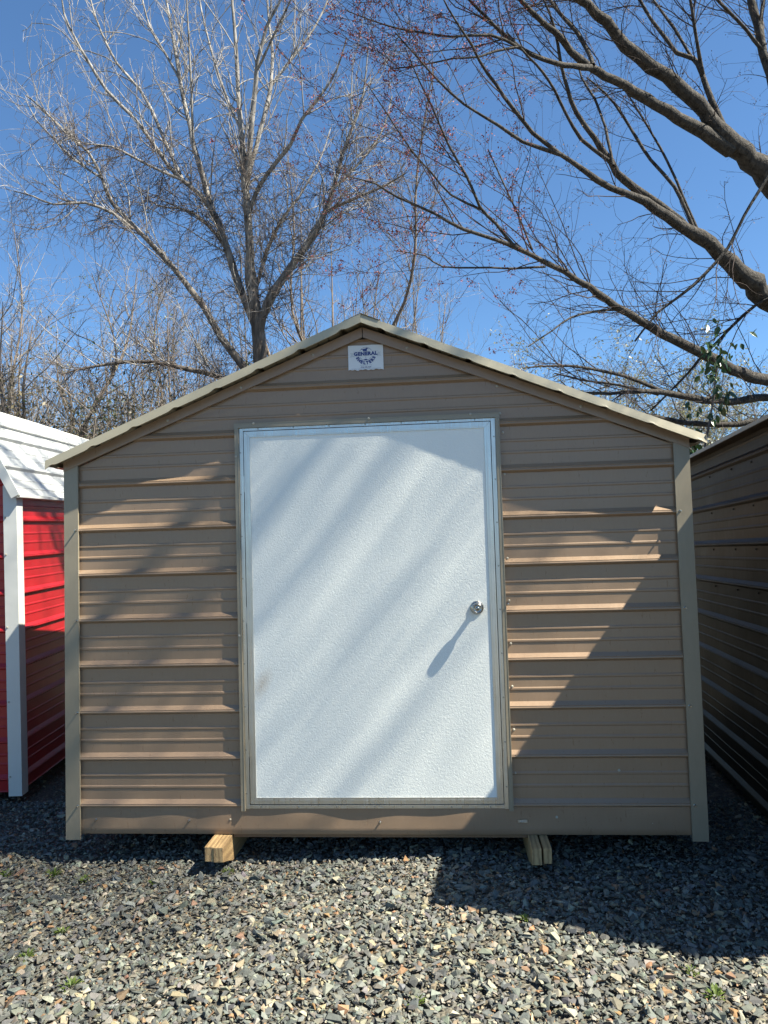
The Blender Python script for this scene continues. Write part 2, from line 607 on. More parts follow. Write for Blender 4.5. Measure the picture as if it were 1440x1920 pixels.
cuts = [0.262, 1.170, 2.139]
for k in range(2):
    ribbed('siding_sheet', M_TAN, shed, cuts[k], cuts[k + 1], ZR, lambda z: (-1.535 if z < 1.94 else gable_x(z)[0], -0.640), flat, 14, 0.0006, k)
    ribbed('siding_sheet', M_TAN, shed, cuts[k], cuts[k + 1], ZR, lambda z: (0.640, 1.535 if z < 1.94 else gable_x(z)[1]), flat, 14, 0.0006, 7 + k)
ribbed('siding_sheet', M_TAN, shed, 2.139, 2.553, ZR, gable_x, flat, 16, 0.0006, 3)
# sides and back
for sgn in (-1, 1):
    ribbed('siding_sheet', M_TAN, shed, 0.132, 1.97, ZR, lambda z: (0.0, LEN - .1), (lambda s: lambda u, d, z: (s * (W2 - 0.004 - d), u, z))(sgn))
ribbed('siding_sheet', M_TAN, shed, 0.132, 2.55, ZR, gable_x, lambda u, d, z: (u, LEN - 0.1 - d, z))


def skirt(x0, x1, ph, yo):
    m = MB(); n = int((x1 - x0) / 0.02); vs = []; fs = []
    rows = [0.1325, 0.136, 0.165, 0.20, 0.235, 0.264]
    for j, z in enumerate(rows):
        for i in range(n + 1):
            x = x0 + (x1 - x0) * i / n
            w = (0.0030 * math.sin(x * 7.3 + ph) + 0.0022 * math.sin(x * 15.1 + ph * 2) ) * (0.25 + 0.75 * math.sin(math.pi * (z - 0.13) / 0.15))
            vs.append((x, yo + w + (0.004 if j == 0 else 0), z))
    for j in range(len(rows) - 1):
        for i in range(n):
            fs.append((j * (n + 1) + i, j * (n + 1) + i + 1, (j + 1) * (n + 1) + i + 1, (j + 1) * (n + 1) + i))
    m.add(vs, fs)
    return m.build('base_trim', M_TAN, shed, smooth=True)


skirt(-1.500, -0.875, 0.4, 0.0135)
skirt(-0.888, 1.500, 1.7, 0.0100)

# corner trims: thin folded L sections
for sgn in (-1, 1):
    m = MB()
    xi, xo = 1.476, W2 + 0.001
    ztop_o = 2.600 - .396 * xo; ztop_i = 2.600 - .396 * xi
    z0 = 0.110
    poly = [(sgn * xi, z0), (sgn * xo, z0), (sgn * xo, ztop_o), (sgn * xi, ztop_i)]
    m.prism(poly, -0.0045, -0.0030)
    m.box(min(sgn * xo, sgn * (xo - .0015)), max(sgn * xo, sgn * (xo - .0015)), -0.0030, 0.075, z0, ztop_o)
    m.box(min(sgn * xi, sgn * (xi + .0015)), max(sgn * xi, sgn * (xi + .0015)), -0.0030, 0.006, z0, ztop_i)
    m.build('corner_trim', M_CLAY, shed)
    m = MB()
    m.box(min(sgn * (W2 - .006), sgn * (W2 - .0045)), max(sgn * (W2 - .006), sgn * (W2 - .0045)), 0, 0.01, 0.12, 1.9)

# rake trim flat on the gable
for sgn in (-1, 1):
    m = MB()
    t = 0.050
    zz = lambda x: 2.612 - 0.3975 * x
    poly = [(sgn * 0.002, zz(0.002)), (sgn * 0.002, zz(0.002) - t), (sgn * (W2 + 0.001), zz(W2) - t), (sgn * (W2 + 0.001), zz(W2))]
    m.prism(poly, -0.0085, -0.0060)
    # folded lip under it
    poly = [(sgn * 0.004, zz(0.002) - t), (sgn * 0.004, zz(0.002) - t + .002), (sgn * (W2 - .002), zz(W2) - t + .002), (sgn * (W2 - .002), zz(W2) - t)]
    m.prism(poly, -0.0058, 0.004)
    m.build('gable_trim', M_TAN, shed)
# small dark plate standing for shade in the open gap at the peak
MB().prism([(-0.055, 2.553), (0.055, 2.553), (0, 2.58)], 0.01, 0.02).build('peak_gap_shade', M_RUBBER, shed)

# roof
RZ = 2.655
OV = -0.080
for sgn in (-1, 1):
    # sheets: ribs run front to back, profile measured down the slope
    ca = 1 / math.hypot(1, SLOPE); sa = SLOPE * ca
    L = 1.604 / ca
    def mp(u, d, z, sgn=sgn, ca=ca, sa=sa):
        # z = distance down the slope, d = depth below the rib crest
        dd = d + 0.004
        return (sgn * (z * ca - dd * sa), u, RZ - z * sa - dd * ca)
    o = ribbed('roof_sheet', M_CLAY, shed, 0.0, L, 0.105, lambda z: (OV + 0.012, LEN), mp)
    mod = o.modifiers.new('thickness', 'SOLIDIFY'); mod.thickness = 0.0014; mod.offset = -1
    # rake cap with a turned down face, scalloped where it is screwed down between ribs
    m = MB(); vs = []; n = 150
    tilt = 0.010 if sgn > 0 else 0.0015
    for i in range(n + 1):
        s = L * i / n + (0.004 if i == n else 0)
        ph = ((s - 0.105) / PITCH) % 1.0
        dd_ = min(ph, 1 - ph)
        sc = (0.006 if sgn > 0 else 0.009) * math.exp(-(dd_ / 0.08) ** 2)
        x = sgn * s * ca; zt = RZ + 0.003 - s * sa
        vs += [(x, 0.03, zt - 0.0), (x, OV + tilt, zt - 0.0), (x, OV + tilt * .3, zt - 0.029), (x, OV, zt - 0.043 + sc), (x, OV + 0.004, zt - 0.044 + sc)]
    fs = []
    for i in range(n):
        for j in range(4):
            a = i * 5 + j
            fs.append((a, a + 1, a + 6, a + 5))
    m.add(vs, fs)
    o = m.build('rake_cap', M_TRIM, shed)
    mod = o.modifiers.new('thickness', 'SOLIDIFY'); mod.thickness = 0.0012; mod.offset = -1
    # eave drip
    xe = sgn * 1.604; ze = RZ - 1.604 * SLOPE
    m = MB()
    m.box(min(xe, xe + sgn * .003), max(xe, xe + sgn * .003), OV + .002, LEN, ze - 0.026, ze)
    a0, a1 = sorted((sgn * 1.552, xe - sgn * .001))
    m.box(a0, a1, 0.0, LEN - .1, ze - 0.0285, ze - 0.0265)
    m.build('eave_trim', M_CLAY, shed)
m = MB()
m.add([(-.09, OV + .002, RZ + .005 - .037), (0, OV + .002, RZ + .006), (.09, OV + .002, RZ + .005 - .037), (-.09, LEN, RZ + .005 - .037), (0, LEN, RZ + .006), (.09, LEN, RZ + .005 - .037)],
      [(0, 1, 4, 3), (1, 2, 5, 4)])
m.build('ridge_cap', M_TRIM, shed)
# floor, underside rim, skids
MB().box(-1.52, 1.52, 0.024, LEN - .15, 0.134, 0.160).build('floor_deck', M_INSIDE, shed)
MB().box(-0.705, 0.722, 0.020, 0.050, 0.117, 0.132).build('rim_board', simple('stained_board', (0.16, 0.095, 0.05), 0.8, 0.3), shed)


def skid_piece(x0, x1, ye, zb, ztop, seed):
    m = MB()
    y0 = ye
    prof = [(y0, zb), (y0 + 0.10, 0.028), (y0 + 0.16, 0.004), (LEN - .2, 0.004), (LEN - .2, 0.130), (0.0, ztop), (y0, ztop - 0.001)]
    n = len(prof)
    vs = [(x0, y, z) for y, z in prof] + [(x1, y, z) for y, z in prof]
    fs = [tuple(range(n)), tuple(range(2 * n - 1, n - 1, -1))] + [(i, i + n, (i + 1) % n + n, (i + 1) % n) for i in range(n)]
    m.add(vs, fs)
    return m.mesh('skid_board', M_PINE, bevel=0.0025)


for x0, x1, ye, zb, zt in ((-0.800, -0.758, -0.138, 0.062, 0.1305), (-0.7565, -0.711, -0.142, 0.060, 0.1295),
                           (0.722, 0.766, -0.140, 0.055, 0.1300), (0.774, 0.812, -0.136, 0.060, 0.1290)):
    link('skid_board', skid_piece(x0, x1, ye, zb, zt, 0), shed)

# ---- door surround and door
TX = 0.6585
def bars(name, mat, rects, y0, y1, parent=shed, bevel=0.0008):
    out = []
    for (x0, x1, z0, z1) in rects:
        out.append(MB().box(x0, x1, y0, y1, z0, z1).build(name, mat, parent, bevel=bevel))
    return out


m = MB().box(-TX, -0.6385, -0.006, 0.02, 0.249, 2.132); m.box(-0.6425, -0.6385, -0.0075, -0.006, 0.249, 2.130); m.build('door_trim', M_CLAY, shed)
m = MB().box(0.6385, TX, -0.006, 0.02, 0.249, 2.132); m.box(0.6545, TX, -0.0075, -0.006, 0.249, 2.130); m.build('door_trim', M_CLAY, shed)
m = MB().box(-TX - .002, TX + .002, -0.005, 0.02, 2.1325, 2.156); m.box(-TX - .002, TX + .002, -0.0065, -0.005, 2.153, 2.156); m.build('door_trim', M_CLAY, shed)
# fixed aluminium frame
FX = 0.6375
m = MB()
m.box(-FX, -0.6165, 0.0045, 0.02, 0.256, 2.1315); m.box(0.6165, FX, 0.0045, 0.02, 0.256, 2.1315)
m.box(-0.6165, 0.6165, 0.0045, 0.02, 0.2585, 0.2775); m.box(-0.6165, 0.6165, 0.0045, 0.02, 2.1175, 2.1315)
m.box(-0.622, -0.6165, 0.0, 0.0045, 0.262, 2.126); m.box(0.6165, 0.622, 0.0, 0.0045, 0.262, 2.126)
m.box(-0.6165, 0.6165, -0.001, 0.0045, 0.2725, 0.2775); m.box(-0.6165, 0.6165, 0.0, 0.0045, 2.1175, 2.122)
m.build('door_frame', M_ALU, shed, bevel=0.0006)
MB().box(-0.6165, 0.6165, 0.018, 0.022, 0.277, 2.118).build('weather_seal', M_RUBBER, shed)
# door leaf as a part with frame bars, panel and knob below it
DX = 0.6130; DI = 0.5830; DZ0 = 0.2815; DZ1 = 2.1140; IZ0 = 0.3125; IZ1 = 2.0835
door = MB().box(-DI - 0.004, DI + 0.004, 0.0025, 0.016, IZ0 - 0.004, IZ1 + 0.004).build('door_panel', M_DOOR, shed)
fy = -0.0015
for (q, st) in (([(-DX, DZ0), (-DI, IZ0), (-DI, IZ1), (-DX, DZ1)], 0), ([(DI, IZ0), (DX, DZ0), (DX, DZ1), (DI, IZ1)], 1),
                ([(-DX + .0006, DZ0), (DX - .0006, DZ0), (DI, IZ0 - .0006), (-DI, IZ0 - .0006)], 2), ([(-DI, IZ1 + .0006), (DI, IZ1 + .0006), (DX - .0006, DZ1), (-DX + .0006, DZ1)], 3)):
    m = MB().prism(q, fy, 0.0155)
    # raised bead along the middle of each bar
    if st in (0, 1):
        s = -1 if st == 0 else 1
        a, b = sorted((s * (DI + .010), s * (DI + .018)))
        m.box(a, b, fy - 0.0014, fy, DZ0 + .025, DZ1 - .025)
        a, b = sorted((s * (DI + .0225), s * (DI + .0245)))
        m.box(a, b, fy - 0.0010, fy, DZ0 + .012, DZ1 - .012)
    else:
        zc = (IZ0 - .0145) if st == 2 else (IZ1 + .0105)
        m.box(-DX + .03, DX - .03, fy - 0.0014, fy, zc - .004, zc + .004)
    m.build('door_edge', M_ALU, door, bevel=0.0004)
kx, kz = 0.519, 1.2115
knob = MB().lathe([(0.0325, 0.0), (0.0325, -0.003), (0.029, -0.0075), (0.018, -0.010), (0.0125, -0.0125), (0.0115, -0.030), (0.014, -0.034),
                   (0.022, -0.038), (0.0265, -0.045), (0.0275, -0.053), (0.0255, -0.060), (0.021, -0.0645), (0.0185, -0.0650), (0.0175, -0.0615), (0.0080, -0.0600), (0.0072, -0.0635), (0.0015, -0.0640)],
                  40, c=(kx, 0.0024, kz)).build('door_knob', M_STEEL, door, smooth=True)
MB().box(kx - .0012, kx + .0012, -0.0630, -0.0618, kz - .004, kz + .004).build('keyhole', M_RUBBER, door)

# hinge knuckles on the left of the leaf
for z in (0.55, 1.2, 1.85):
    MB().box(-0.6165, -0.6135, -0.003, 0.004, z - 0.04, z + 0.04).build('hinge', M_ALU, door)

# screws
sm = MB().lathe([(0.0068, 0.0), (0.0070, -0.0012), (0.0046, -0.0018), (0.0044, -0.0050), (0.0032, -0.0060)], 8).mesh('screw', M_SCREW)
sl = MB().lathe([(0.0056, 0.0), (0.0060, -0.0012), (0.0040, -0.0020), (0.0038, -0.0160), (0.0030, -0.0172)], 8).mesh('screw', M_STEEL)
sa_ = MB().lathe([(0.0040, 0.0), (0.0038, -0.0014), (0.0022, -0.0024)], 8).mesh('screw', M_STEEL)


def screw(me, x, y, z, parent=shed):
    return link('screw', me, parent, loc=(x, y, z))


for n_ in (0, 2, 4, 6):
    screw(sl, -1.486, -0.0046, ZR + n_ * PITCH + 0.004)
    screw(sl, 1.492, -0.0046, ZR + n_ * PITCH + 0.004)
for x, z in ((-1.40, 0.203), (-0.925, 0.198), (0.02, 0.192)):
    screw(sl, x, 0.0115, z)
for x, z in ((-0.718, 0.205), (0.86, 0.215), (1.30, 0.19)):
    screw(sm, x, 0.0115, z)
for k in range(9):
    zz = 0.42 + k * 0.205
    screw(sm, 0.675, 0.0185, zz)
screw(sl, 0.668, 0.001, 1.225)
screw(sm, -0.652, -0.0061, 1.99); screw(sm, -0.652, -0.0061, 1.10)
for x in (-0.66, -0.56, 0.02, 0.52, 0.665):
    screw(sm, x, -0.0066 if abs(x) < .65 else 0.018, 2.153)
for k in range(9):
    screw(sa_, -0.6325, 0.0044, 0.33 + k * 0.21); screw(sa_, 0.6300, 0.0044, 0.36 + k * 0.21)
for k in range(7):
    screw(sa_, -0.56 + k * 0.185, 0.0044, 0.265); screw(sa_, -0.54 + k * 0.18, 0.0044, 2.1265)
for x in (-0.25, -1.0, 0.22, 1.05, -0.62):
    screw(sm, x, -0.0086, 2.606 - 0.396 * abs(x) - 0.024)
screw(sm, 0.655, 0.0185, 2.29); screw(sm, 1.385, 0.0185, 1.655); screw(sm, 1.16, 0.0185, 0.43)

# small tag on the base trim
tg = MB().box(0.676, 0.722, 0.0060, 0.0075, 0.1915, 0.2050).build('stamped_tag', M_ALU, shed)
MB().box(0.685, 0.713, 0.0054, 0.0060, 0.1955, 0.2010).build('tag_face', simple('tag_print', (0.42, 0.4, 0.36)), tg)


# ------------------------------------------------------------------ sign
M_SIGN = simple('sign_board_white', (0.62, 0.64, 0.66), 0.55, 0.05, 12)
M_NAVY = simple('sign_navy_print', (0.035, 0.06, 0.20), 0.5, 0.1)
M_GREYP = simple('sign_grey_print', (0.30, 0.34, 0.40), 0.6, 0.1)
sign = empty('shop_sign', (0.0118, 0.0125, 2.4640))
tag(sign, 'small white sign with blue round logo, fixed under the tan roof peak', 'sign')
SX, SZ = 0.0880, 0.0620
m = MB(); n = 22; vs = []
for j, z in enumerate((-SZ, SZ)):
    for i in range(n + 1):
        x = -SX + 2 * SX * i / n
        w = (0.0022 * math.sin(i * 1.9) + 0.0016 * math.sin(i * 0.8)) if j == 0 else 0.0008 * math.sin(i * 0.5)
        vs += [(x, 0.0, z + w), (x, 0.0015, z + w)]
o2 = 2 * (n + 1)
fs = []
for i in range(n):
    a = 2 * i; b = o2 + 2 * i
    fs += [(a, a + 2, b + 2, b), (a + 1, b + 1, b + 3, a + 3), (a, a + 1, a + 3, a + 2), (b, b + 2, b + 3, b + 1)]
fs += [(0, o2, o2 + 1, 1), (2 * n, 2 * n + 1, o2 + 2 * n + 1, o2 + 2 * n)]
m.add(vs, fs); m.build('sign_board', M_SIGN, sign)


def text_mesh(s, size, bold=0.0, space=1.0):
    cu = bpy.data.curves.new('lettering', 'FONT')
    cu.body = s; cu.size = size; cu.align_x = 'CENTER'; cu.offset = bold; cu.space_character = space
    cu.resolution_u = 3
    to = bpy.data.objects.new('lettering_tmp', cu)
    COL.objects.link(to)
    bpy.context.view_layer.update()
    dg = bpy.context.evaluated_depsgraph_get()
    me = bpy.data.meshes.new_from_object(to.evaluated_get(dg))
    V = [(v.co.x, v.co.y) for v in me.vertices]; F = [tuple(p.vertices) for p in me.polygons]
    bpy.data.objects.remove(to); bpy.data.curves.remove(cu); bpy.data.meshes.remove(me)
    return V, F


def put_text(mb, s, size, x, z, rot=0.0, bold=0.0, space=1.0, sx=1.0, y=-0.0008):
    V, F = text_mesh(s, size, bold, space)
    c, s_ = math.cos(rot), math.sin(rot)
    mb.add([(x + (vx * sx) * c - vz * s_, y, z + (vx * sx) * s_ + vz * c) for vx, vz in V], F)


RC = 0.0335; CZ = 0.0185     # globe radius and centre
# globe ring (broken where the banner crosses)
for a0, a1 in ((28, 152), (208, 332)):
    m = MB()
    for k in range(24):
        t0 = math.radians(a0 + (a1 - a0) * k / 24); t1 = math.radians(a0 + (a1 - a0) * (k + 1) / 24)
        ri, ro = RC - 0.0013, RC
        m.add([(ri * math.cos(t0), -0.0007, CZ + ri * math.sin(t0)), (ro * math.cos(t0), -0.0007, CZ + ro * math.sin(t0)),
               (ro * math.cos(t1), -0.0007, CZ + ro * math.sin(t1)), (ri * math.cos(t1), -0.0007, CZ + ri * math.sin(t1))], [(0, 1, 2, 3)])
    m.build('logo_ring', M_NAVY, sign)
m = MB()
upper = [(-.019, .0395), (-.021, .0430), (-.014, .0425), (-.004, .0440), (.004, .0455), (.008, .0485), (.013, .0470), (.019, .0425), (.0175, .0415), (.013, .0435), (.010, .0415), (.010, .0340), (.006, .0315), (-.010, .0315), (-.011, .0360), (-.013, .0400)]
m.add([(x - .003, -0.0009, z) for x, z in upper], [tuple(range(len(upper)))]); m.build('logo_figure', M_NAVY, sign); m = MB()
lower = [(-.0135, -.0130), (-.009, -.0095), (-.004, -.0090), (-.003, -.0075), (.004, -.0070), (.005, -.0095), (.0125, -.0120), (.005, -.0135), (-.004, -.0145)]
m.add([(x, -0.0009, z) for x, z in lower], [tuple(range(len(lower)))]); m.build('logo_figure', M_NAVY, sign); m = MB()
small = [(-.002, .003), (.002, .0035), (.001, .0005), (.003, -.001), (-.001, -.0015), (0, .0005)]
m.add([(x, -0.0009, z) for x, z in small], [tuple(range(len(small)))])
m.build('logo_figure', M_NAVY, sign)
M_PALEP = simple('sign_pale_print', (0.50, 0.53, 0.56))
for s in (-1, 1):   # banner tails and fold
    m = MB()
    m.add([(s * .060, -0.0007, .0245), (s * .0775, -0.0007, .0265), (s * .073, -0.0007, .0160), (s * .079, -0.0007, .0030), (s * .062, -0.0007, .0050)],
          [(0, 1, 2, 3, 4)] if s > 0 else [(4, 3, 2, 1, 0)])
    m.build('banner_tail', M_PALEP, sign)
m = MB()
for s in (-1, 1):
    m.add([(s * .056, -0.0010, .0075), (s * .062, -0.0010, .0075), (s * .058, -0.0010, .0020)], [(0, 1, 2)])
m.add([(-.0625, -0.0005, .0075), (.0625, -0.0005, .0100), (.0625, -0.0005, .0108), (-.0625, -0.0005, .0083)], [(0, 1, 2, 3)])
m.add([(-.0625, -0.0005, .0290), (.0625, -0.0005, .0315), (.0625, -0.0005, .0323), (-.0625, -0.0005, .0298)], [(0, 1, 2, 3)])
m.build('banner_edge', M_GREYP, sign)
m = MB(); put_text(m, 'GENERAL', 0.0235, 0.0, 0.0115, 0.012, 0.0016, 1.12, 1.08); m.build('lettering', M_NAVY, sign)
m = MB()
word = 'SHELTERS'
for k, ch in enumerate(word):
    a = math.radians(-90 + (k - 3.5) * 18.2)
    R = 0.0525
    put_text(m, ch, 0.0205, R * math.cos(a), CZ + R * math.sin(a) - 0.000, a + math.pi / 2, 0.0015)
m.build('lettering', M_NAVY, sign)
m = MB(); put_text(m, 'CENTER, TX', 0.0085, 0.0, -0.0420, 0, 0.0, 1.35); m.build('lettering', M_GREYP, sign)
m = MB(); put_text(m, '(936) 598-3389', 0.0080, 0.0, -0.0515, 0, 0.0002, 1.05); m.build('lettering', M_NAVY, sign)
m = MB(); put_text(m, 'WWW.GENERALSHELTERS.COM', 0.0080, 0.0, -0.0597, 0, 0.0, 1.35); m.build('lettering', M_GREYP, sign)


# ------------------------------------------------------------------ neighbouring sheds
def basis(origin, yv):
    yv = Vector(yv).normalized()
    xv = yv.cross(Vector((0, 0, 1))).normalized()
    zv = xv.cross(yv).normalized()
    return Matrix(((xv.x, yv.x, zv.x, origin[0]), (xv.y, yv.y, zv.y, origin[1]), (xv.z, yv.z, zv.z, origin[2]), (0, 0, 0, 1)))


def pray(x, y):
    return FWD * FPX + RGT * (x - 720) - UPV * (y - 960)


# left: red with white gambrel roof.  local: x right, y back, z up, origin at the front right corner base
c0 = at(41.7, 1492.3, 4.55)
red = empty('red_shed', mat=basis(c0, pray(697, 984)))
tag(red, 'red ribbed steel shed with white trim and steep white roof at left', 'shed')
RH = 1.870      # eave height above the trim foot
RL = 3.7
ribbed('siding_sheet', M_RED, red, 0.02, RH, 0.100, lambda z: (0.002, RL), lambda u, d, z: (-0.003 - d, u, z))
kx1, kz1 = -0.285, 0.545
def redfront(z):
    lim = -0.02 if z < RH - .02 else -0.02 - (z - RH + .02) * .56
    return (-3.0, lim)
ribbed('siding_sheet', M_RED, red, 0.02, RH + 0.5, 0.100, redfront, lambda u, d, z: (u, 0.003 + d, z))
m = MB(); m.box(-0.082, 0.0, -0.0015, 0.0, 0.0, RH + .05); m.box(-0.0015, 0.0, 0.0, 0.080, 0.0, RH)
m.build('corner_trim', M_WHITE, red)
# gambrel roof: steep panel then shallow panel
def gam(name, xa, za, xb, zb, rz, y0, y1):
    Lp = math.hypot(xb - xa, zb - za); dx, dz = (xb - xa) / Lp, (zb - za) / Lp
    nx, nz = dz, -dx
    if nz < 0: nx, nz = -nx, -nz
    def mp(u, d, z): return (xa + dx * z - nx * d, u, za + dz * z - nz * d)
    o = ribbed(name, M_WHITE, red, 0.0, Lp, rz, lambda z: (y0, y1), mp)
    md = o.modifiers.new('thickness', 'SOLIDIFY'); md.thickness = .0014; md.offset = 0
    return o
ex, ez = 0.035, RH - 0.005
gam('roof_sheet', ex, ez, ex + kx1, ez + kz1, 0.20, -0.035, RL + .06)
gam('roof_sheet', ex + kx1, ez + kz1, -1.5, ez + kz1 + 0.44, 0.2, -0.035, RL + .06)
m = MB(); m.box(-3.06, -1.5, -0.03, RL + .05, ez + .8, ez + .82)
def strip(mb, pts, y0, y1, w):
    for (xa, za), (xb, zb) in zip(pts, pts[1:]):
        Lp = math.hypot(xb - xa, zb - za); nx, nz = -(zb - za) / Lp * w, (xb - xa) / Lp * w
        if nz > 0: nx, nz = -nx, -nz
        mb.add([(xa, y0, za), (xb, y0, zb), (xb + nx, y0, zb + nz), (xa + nx, y0, za + nz),
                (xa, y1, za), (xb, y1, zb), (xb + nx, y1, zb + nz), (xa + nx, y1, za + nz)],
               [(0, 1, 2, 3), (7, 6, 5, 4), (0, 4, 5, 1), (1, 5, 6, 2), (2, 6, 7, 3), (3, 7, 4, 0)])
m = MB(); strip(m, [(ex + .004, ez - .004), (ex + kx1 + .004, ez + kz1 + .004)], -0.045, -0.036, 0.055); m.build('rake_trim', M_WHITE, red)
m = MB(); strip(m, [(ex + kx1 + .004, ez + kz1 + .004), (-1.5, ez + kz1 + .444)], -0.045, -0.036, 0.055); m.build('rake_trim', M_WHITE, red)
m = MB(); m.box(ex + kx1 - .008, ex + kx1 + .034, -0.03, RL + .05, ez + kz1 - .065, ez + kz1 - .062)
m = MB(); strip(m, [(ex + kx1 + .041, ez + kz1 - .075), (ex + kx1 + .004, ez + kz1 + .004)], -0.034, RL + .06, 0.002); strip(m, [(ex + kx1 + .024, ez + kz1 - .086), (ex + kx1 + .041, ez + kz1 - .075)], -0.034, RL + .06, 0.002)
strip(m, [(ex + kx1 + .006, ez + kz1 + .006), (ex + kx1 - .06, ez + kz1 + .030)], -0.034, RL + .06, 0.003); m.build('knee_trim', M_WHITE, red)
m = MB(); m.box(ex - .001, ex + .003, -0.03, RL + .05, ez - .022, ez - .004); m.box(0.0, ex - .001, -.03, RL + .05, ez - .024, ez - .022); m.build('eave_trim', M_WHITE, red)
# far half so that the shed is closed
m = MB(); m.box(-3.0, -2.99, 0.03, RL, 0.02, RH); m.box(-2.98, -0.03, RL - .02, RL, 0.02, RH + .5); m.build('rear_wall', M_RED, red)
m = MB(); strip(m, [(-1.5, ez + kz1 + .44), (-3.03 - kx1, ez + kz1)], -.035, RL + .06, .004); strip(m, [(-3.03 - kx1, ez + kz1), (-3.035, ez)], -.035, RL + .06, .004); m.build('roof_sheet', M_WHITE, red)
for z in (0.12, 0.58, 1.04, 1.49, 1.72):
    link('screw', sm, red, loc=(-0.070, -0.0016, z))
s2 = MB()
MB().box(-0.45, -0.36, -0.02, RL - .1, -0.075, 0.02).build('skid_board', M_PINE, red)
MB().box(-2.2, -2.1, -0.02, RL - .1, -0.075, 0.02).build('skid_board', M_PINE, red)

# right: dark clay shed, long wall seen from the left.  local origin under its near left eave corner
HR = 2.08
E0 = (0.259 + 0.75 * HR, -0.421 - 0.208 * HR, 0.0)
yv = pray(950, 1034)
right = empty('dark_shed', mat=basis((E0[0], E0[1], 0.0), yv))
tag(right, 'dark clay coloured ribbed steel shed in shade at the right edge', 'shed')
WX = 0.052
RLn = 3.9
for (za, zb) in ((0.06, 0.98), (0.98, HR - 0.02)):
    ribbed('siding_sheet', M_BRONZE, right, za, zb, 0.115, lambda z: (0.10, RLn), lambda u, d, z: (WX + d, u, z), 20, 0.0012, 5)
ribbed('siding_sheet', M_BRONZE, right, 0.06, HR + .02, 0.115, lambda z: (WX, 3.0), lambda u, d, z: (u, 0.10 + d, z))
m = MB(); m.box(WX - .004, WX - .002, 0.095, 0.17, 0.05, HR - .01); m.build('corner_trim', M_CLAY, right)
# roof with a prow added out of view to slant its ground shadow
rs_ = 0.41
rp = lambda x: HR + rs_ * x
shadow_prow = 0.37
def roofpl(mb, th):
    mid = 1.50
    tops = [(0, 0.0, rp(0)), (mid, -shadow_prow, rp(mid)), (mid, RLn + .1, rp(mid)), (0, RLn + .1, rp(0)), (2 * mid, 0.0, rp(0)), (2 * mid, RLn + .1, rp(0))]
    vs = tops + [(x, y, z - th) for x, y, z in tops]
    fs = [(0, 1, 2, 3), (1, 4, 5, 2), (6, 9, 8, 7), (7, 8, 11, 10), (0, 6, 7, 1), (1, 7, 10, 4), (3, 2, 8, 9), (2, 5, 11, 8), (0, 3, 9, 6), (4, 10, 11, 5)]
    mb.add(vs, fs)
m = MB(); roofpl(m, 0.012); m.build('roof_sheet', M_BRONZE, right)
m = MB(); m.box(-0.004, -0.0005, -0.005, RLn + .1, HR - 0.018, HR + .002); m.build('eave_trim', M_CLAY, right)
MB().box(-0.0005, WX + .02, 0.0, RLn + .08, HR - 0.0205, HR - 0.0182).build('soffit', M_BRONZE, right)
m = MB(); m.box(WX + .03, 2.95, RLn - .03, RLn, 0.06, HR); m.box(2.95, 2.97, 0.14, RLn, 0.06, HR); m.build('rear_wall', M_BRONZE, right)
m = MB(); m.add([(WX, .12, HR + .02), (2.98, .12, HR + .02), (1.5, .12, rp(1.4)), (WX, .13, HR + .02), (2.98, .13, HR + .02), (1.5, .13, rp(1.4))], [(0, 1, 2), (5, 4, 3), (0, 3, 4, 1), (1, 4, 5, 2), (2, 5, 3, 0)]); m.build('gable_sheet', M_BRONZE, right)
scr_side = MB().lathe([(0.0068, 0.0), (0.0070, -0.0012), (0.0046, -0.0018), (0.0044, -0.0050), (0.0032, -0.0060)], 8).mesh('screw', M_RUBBER)
for y_ in (1.25, 1.60, 2.05):
    for k in range(5, 9):
        o = link('screw', scr_side, right, loc=(WX + .018, y_, 0.115 + k * PITCH - 0.028))
        o.rotation_euler = (0, 0, math.radians(-90))
for x0 in (0.8, 2.0):
    MB().box(x0, x0 + .09, 0.05, RLn - .1, 0.0, 0.062).build('skid_board', M_PINE, right)


# ------------------------------------------------------------------ trees
def tubes(groups, sides=4):
    """groups: list of (P (N,n,3), R (N,n)) -> verts, quads"""
    VV = []; QQ = []; off = 0
    for P, R in groups:
        N, n, _ = P.shape
        if N == 0: continue
        T = np.gradient(P, axis=1)
        T /= np.linalg.norm(T, axis=2, keepdims=True) + 1e-9
        ref = np.cross(T[:, 0], np.array([0.31, 0.87, 0.38]))
        bad = np.linalg.norm(ref, axis=1) < 0.1
        ref[bad] = np.cross(T[bad, 0], np.array([1.0, 0.1, 0.0]))
        B = np.cross(T, ref[:, None, :]); B /= np.linalg.norm(B, axis=2, keepdims=True) + 1e-9
        A = np.cross(B, T)
        ang = np.arange(sides) * 2 * np.pi / sides
        V = P[:, :, None, :] + R[:, :, None, None] * (A[:, :, None, :] * np.cos(ang)[None, None, :, None] + B[:, :, None, :] * np.sin(ang)[None, None, :, None])
        VV.append(V.reshape(-1, 3))
        base = off + (np.arange(N)[:, None, None] * n + np.arange(n - 1)[None, :, None]) * sides
        k = np.arange(sides)[None, None, :]; k2 = (k + 1) % sides
        Q = np.stack([base + k, base + k2, base + sides + k2, base + sides + k], -1)
        QQ.append(Q.reshape(-1, 4)); off += N * n * sides
    return np.concatenate(VV), np.concatenate(QQ)


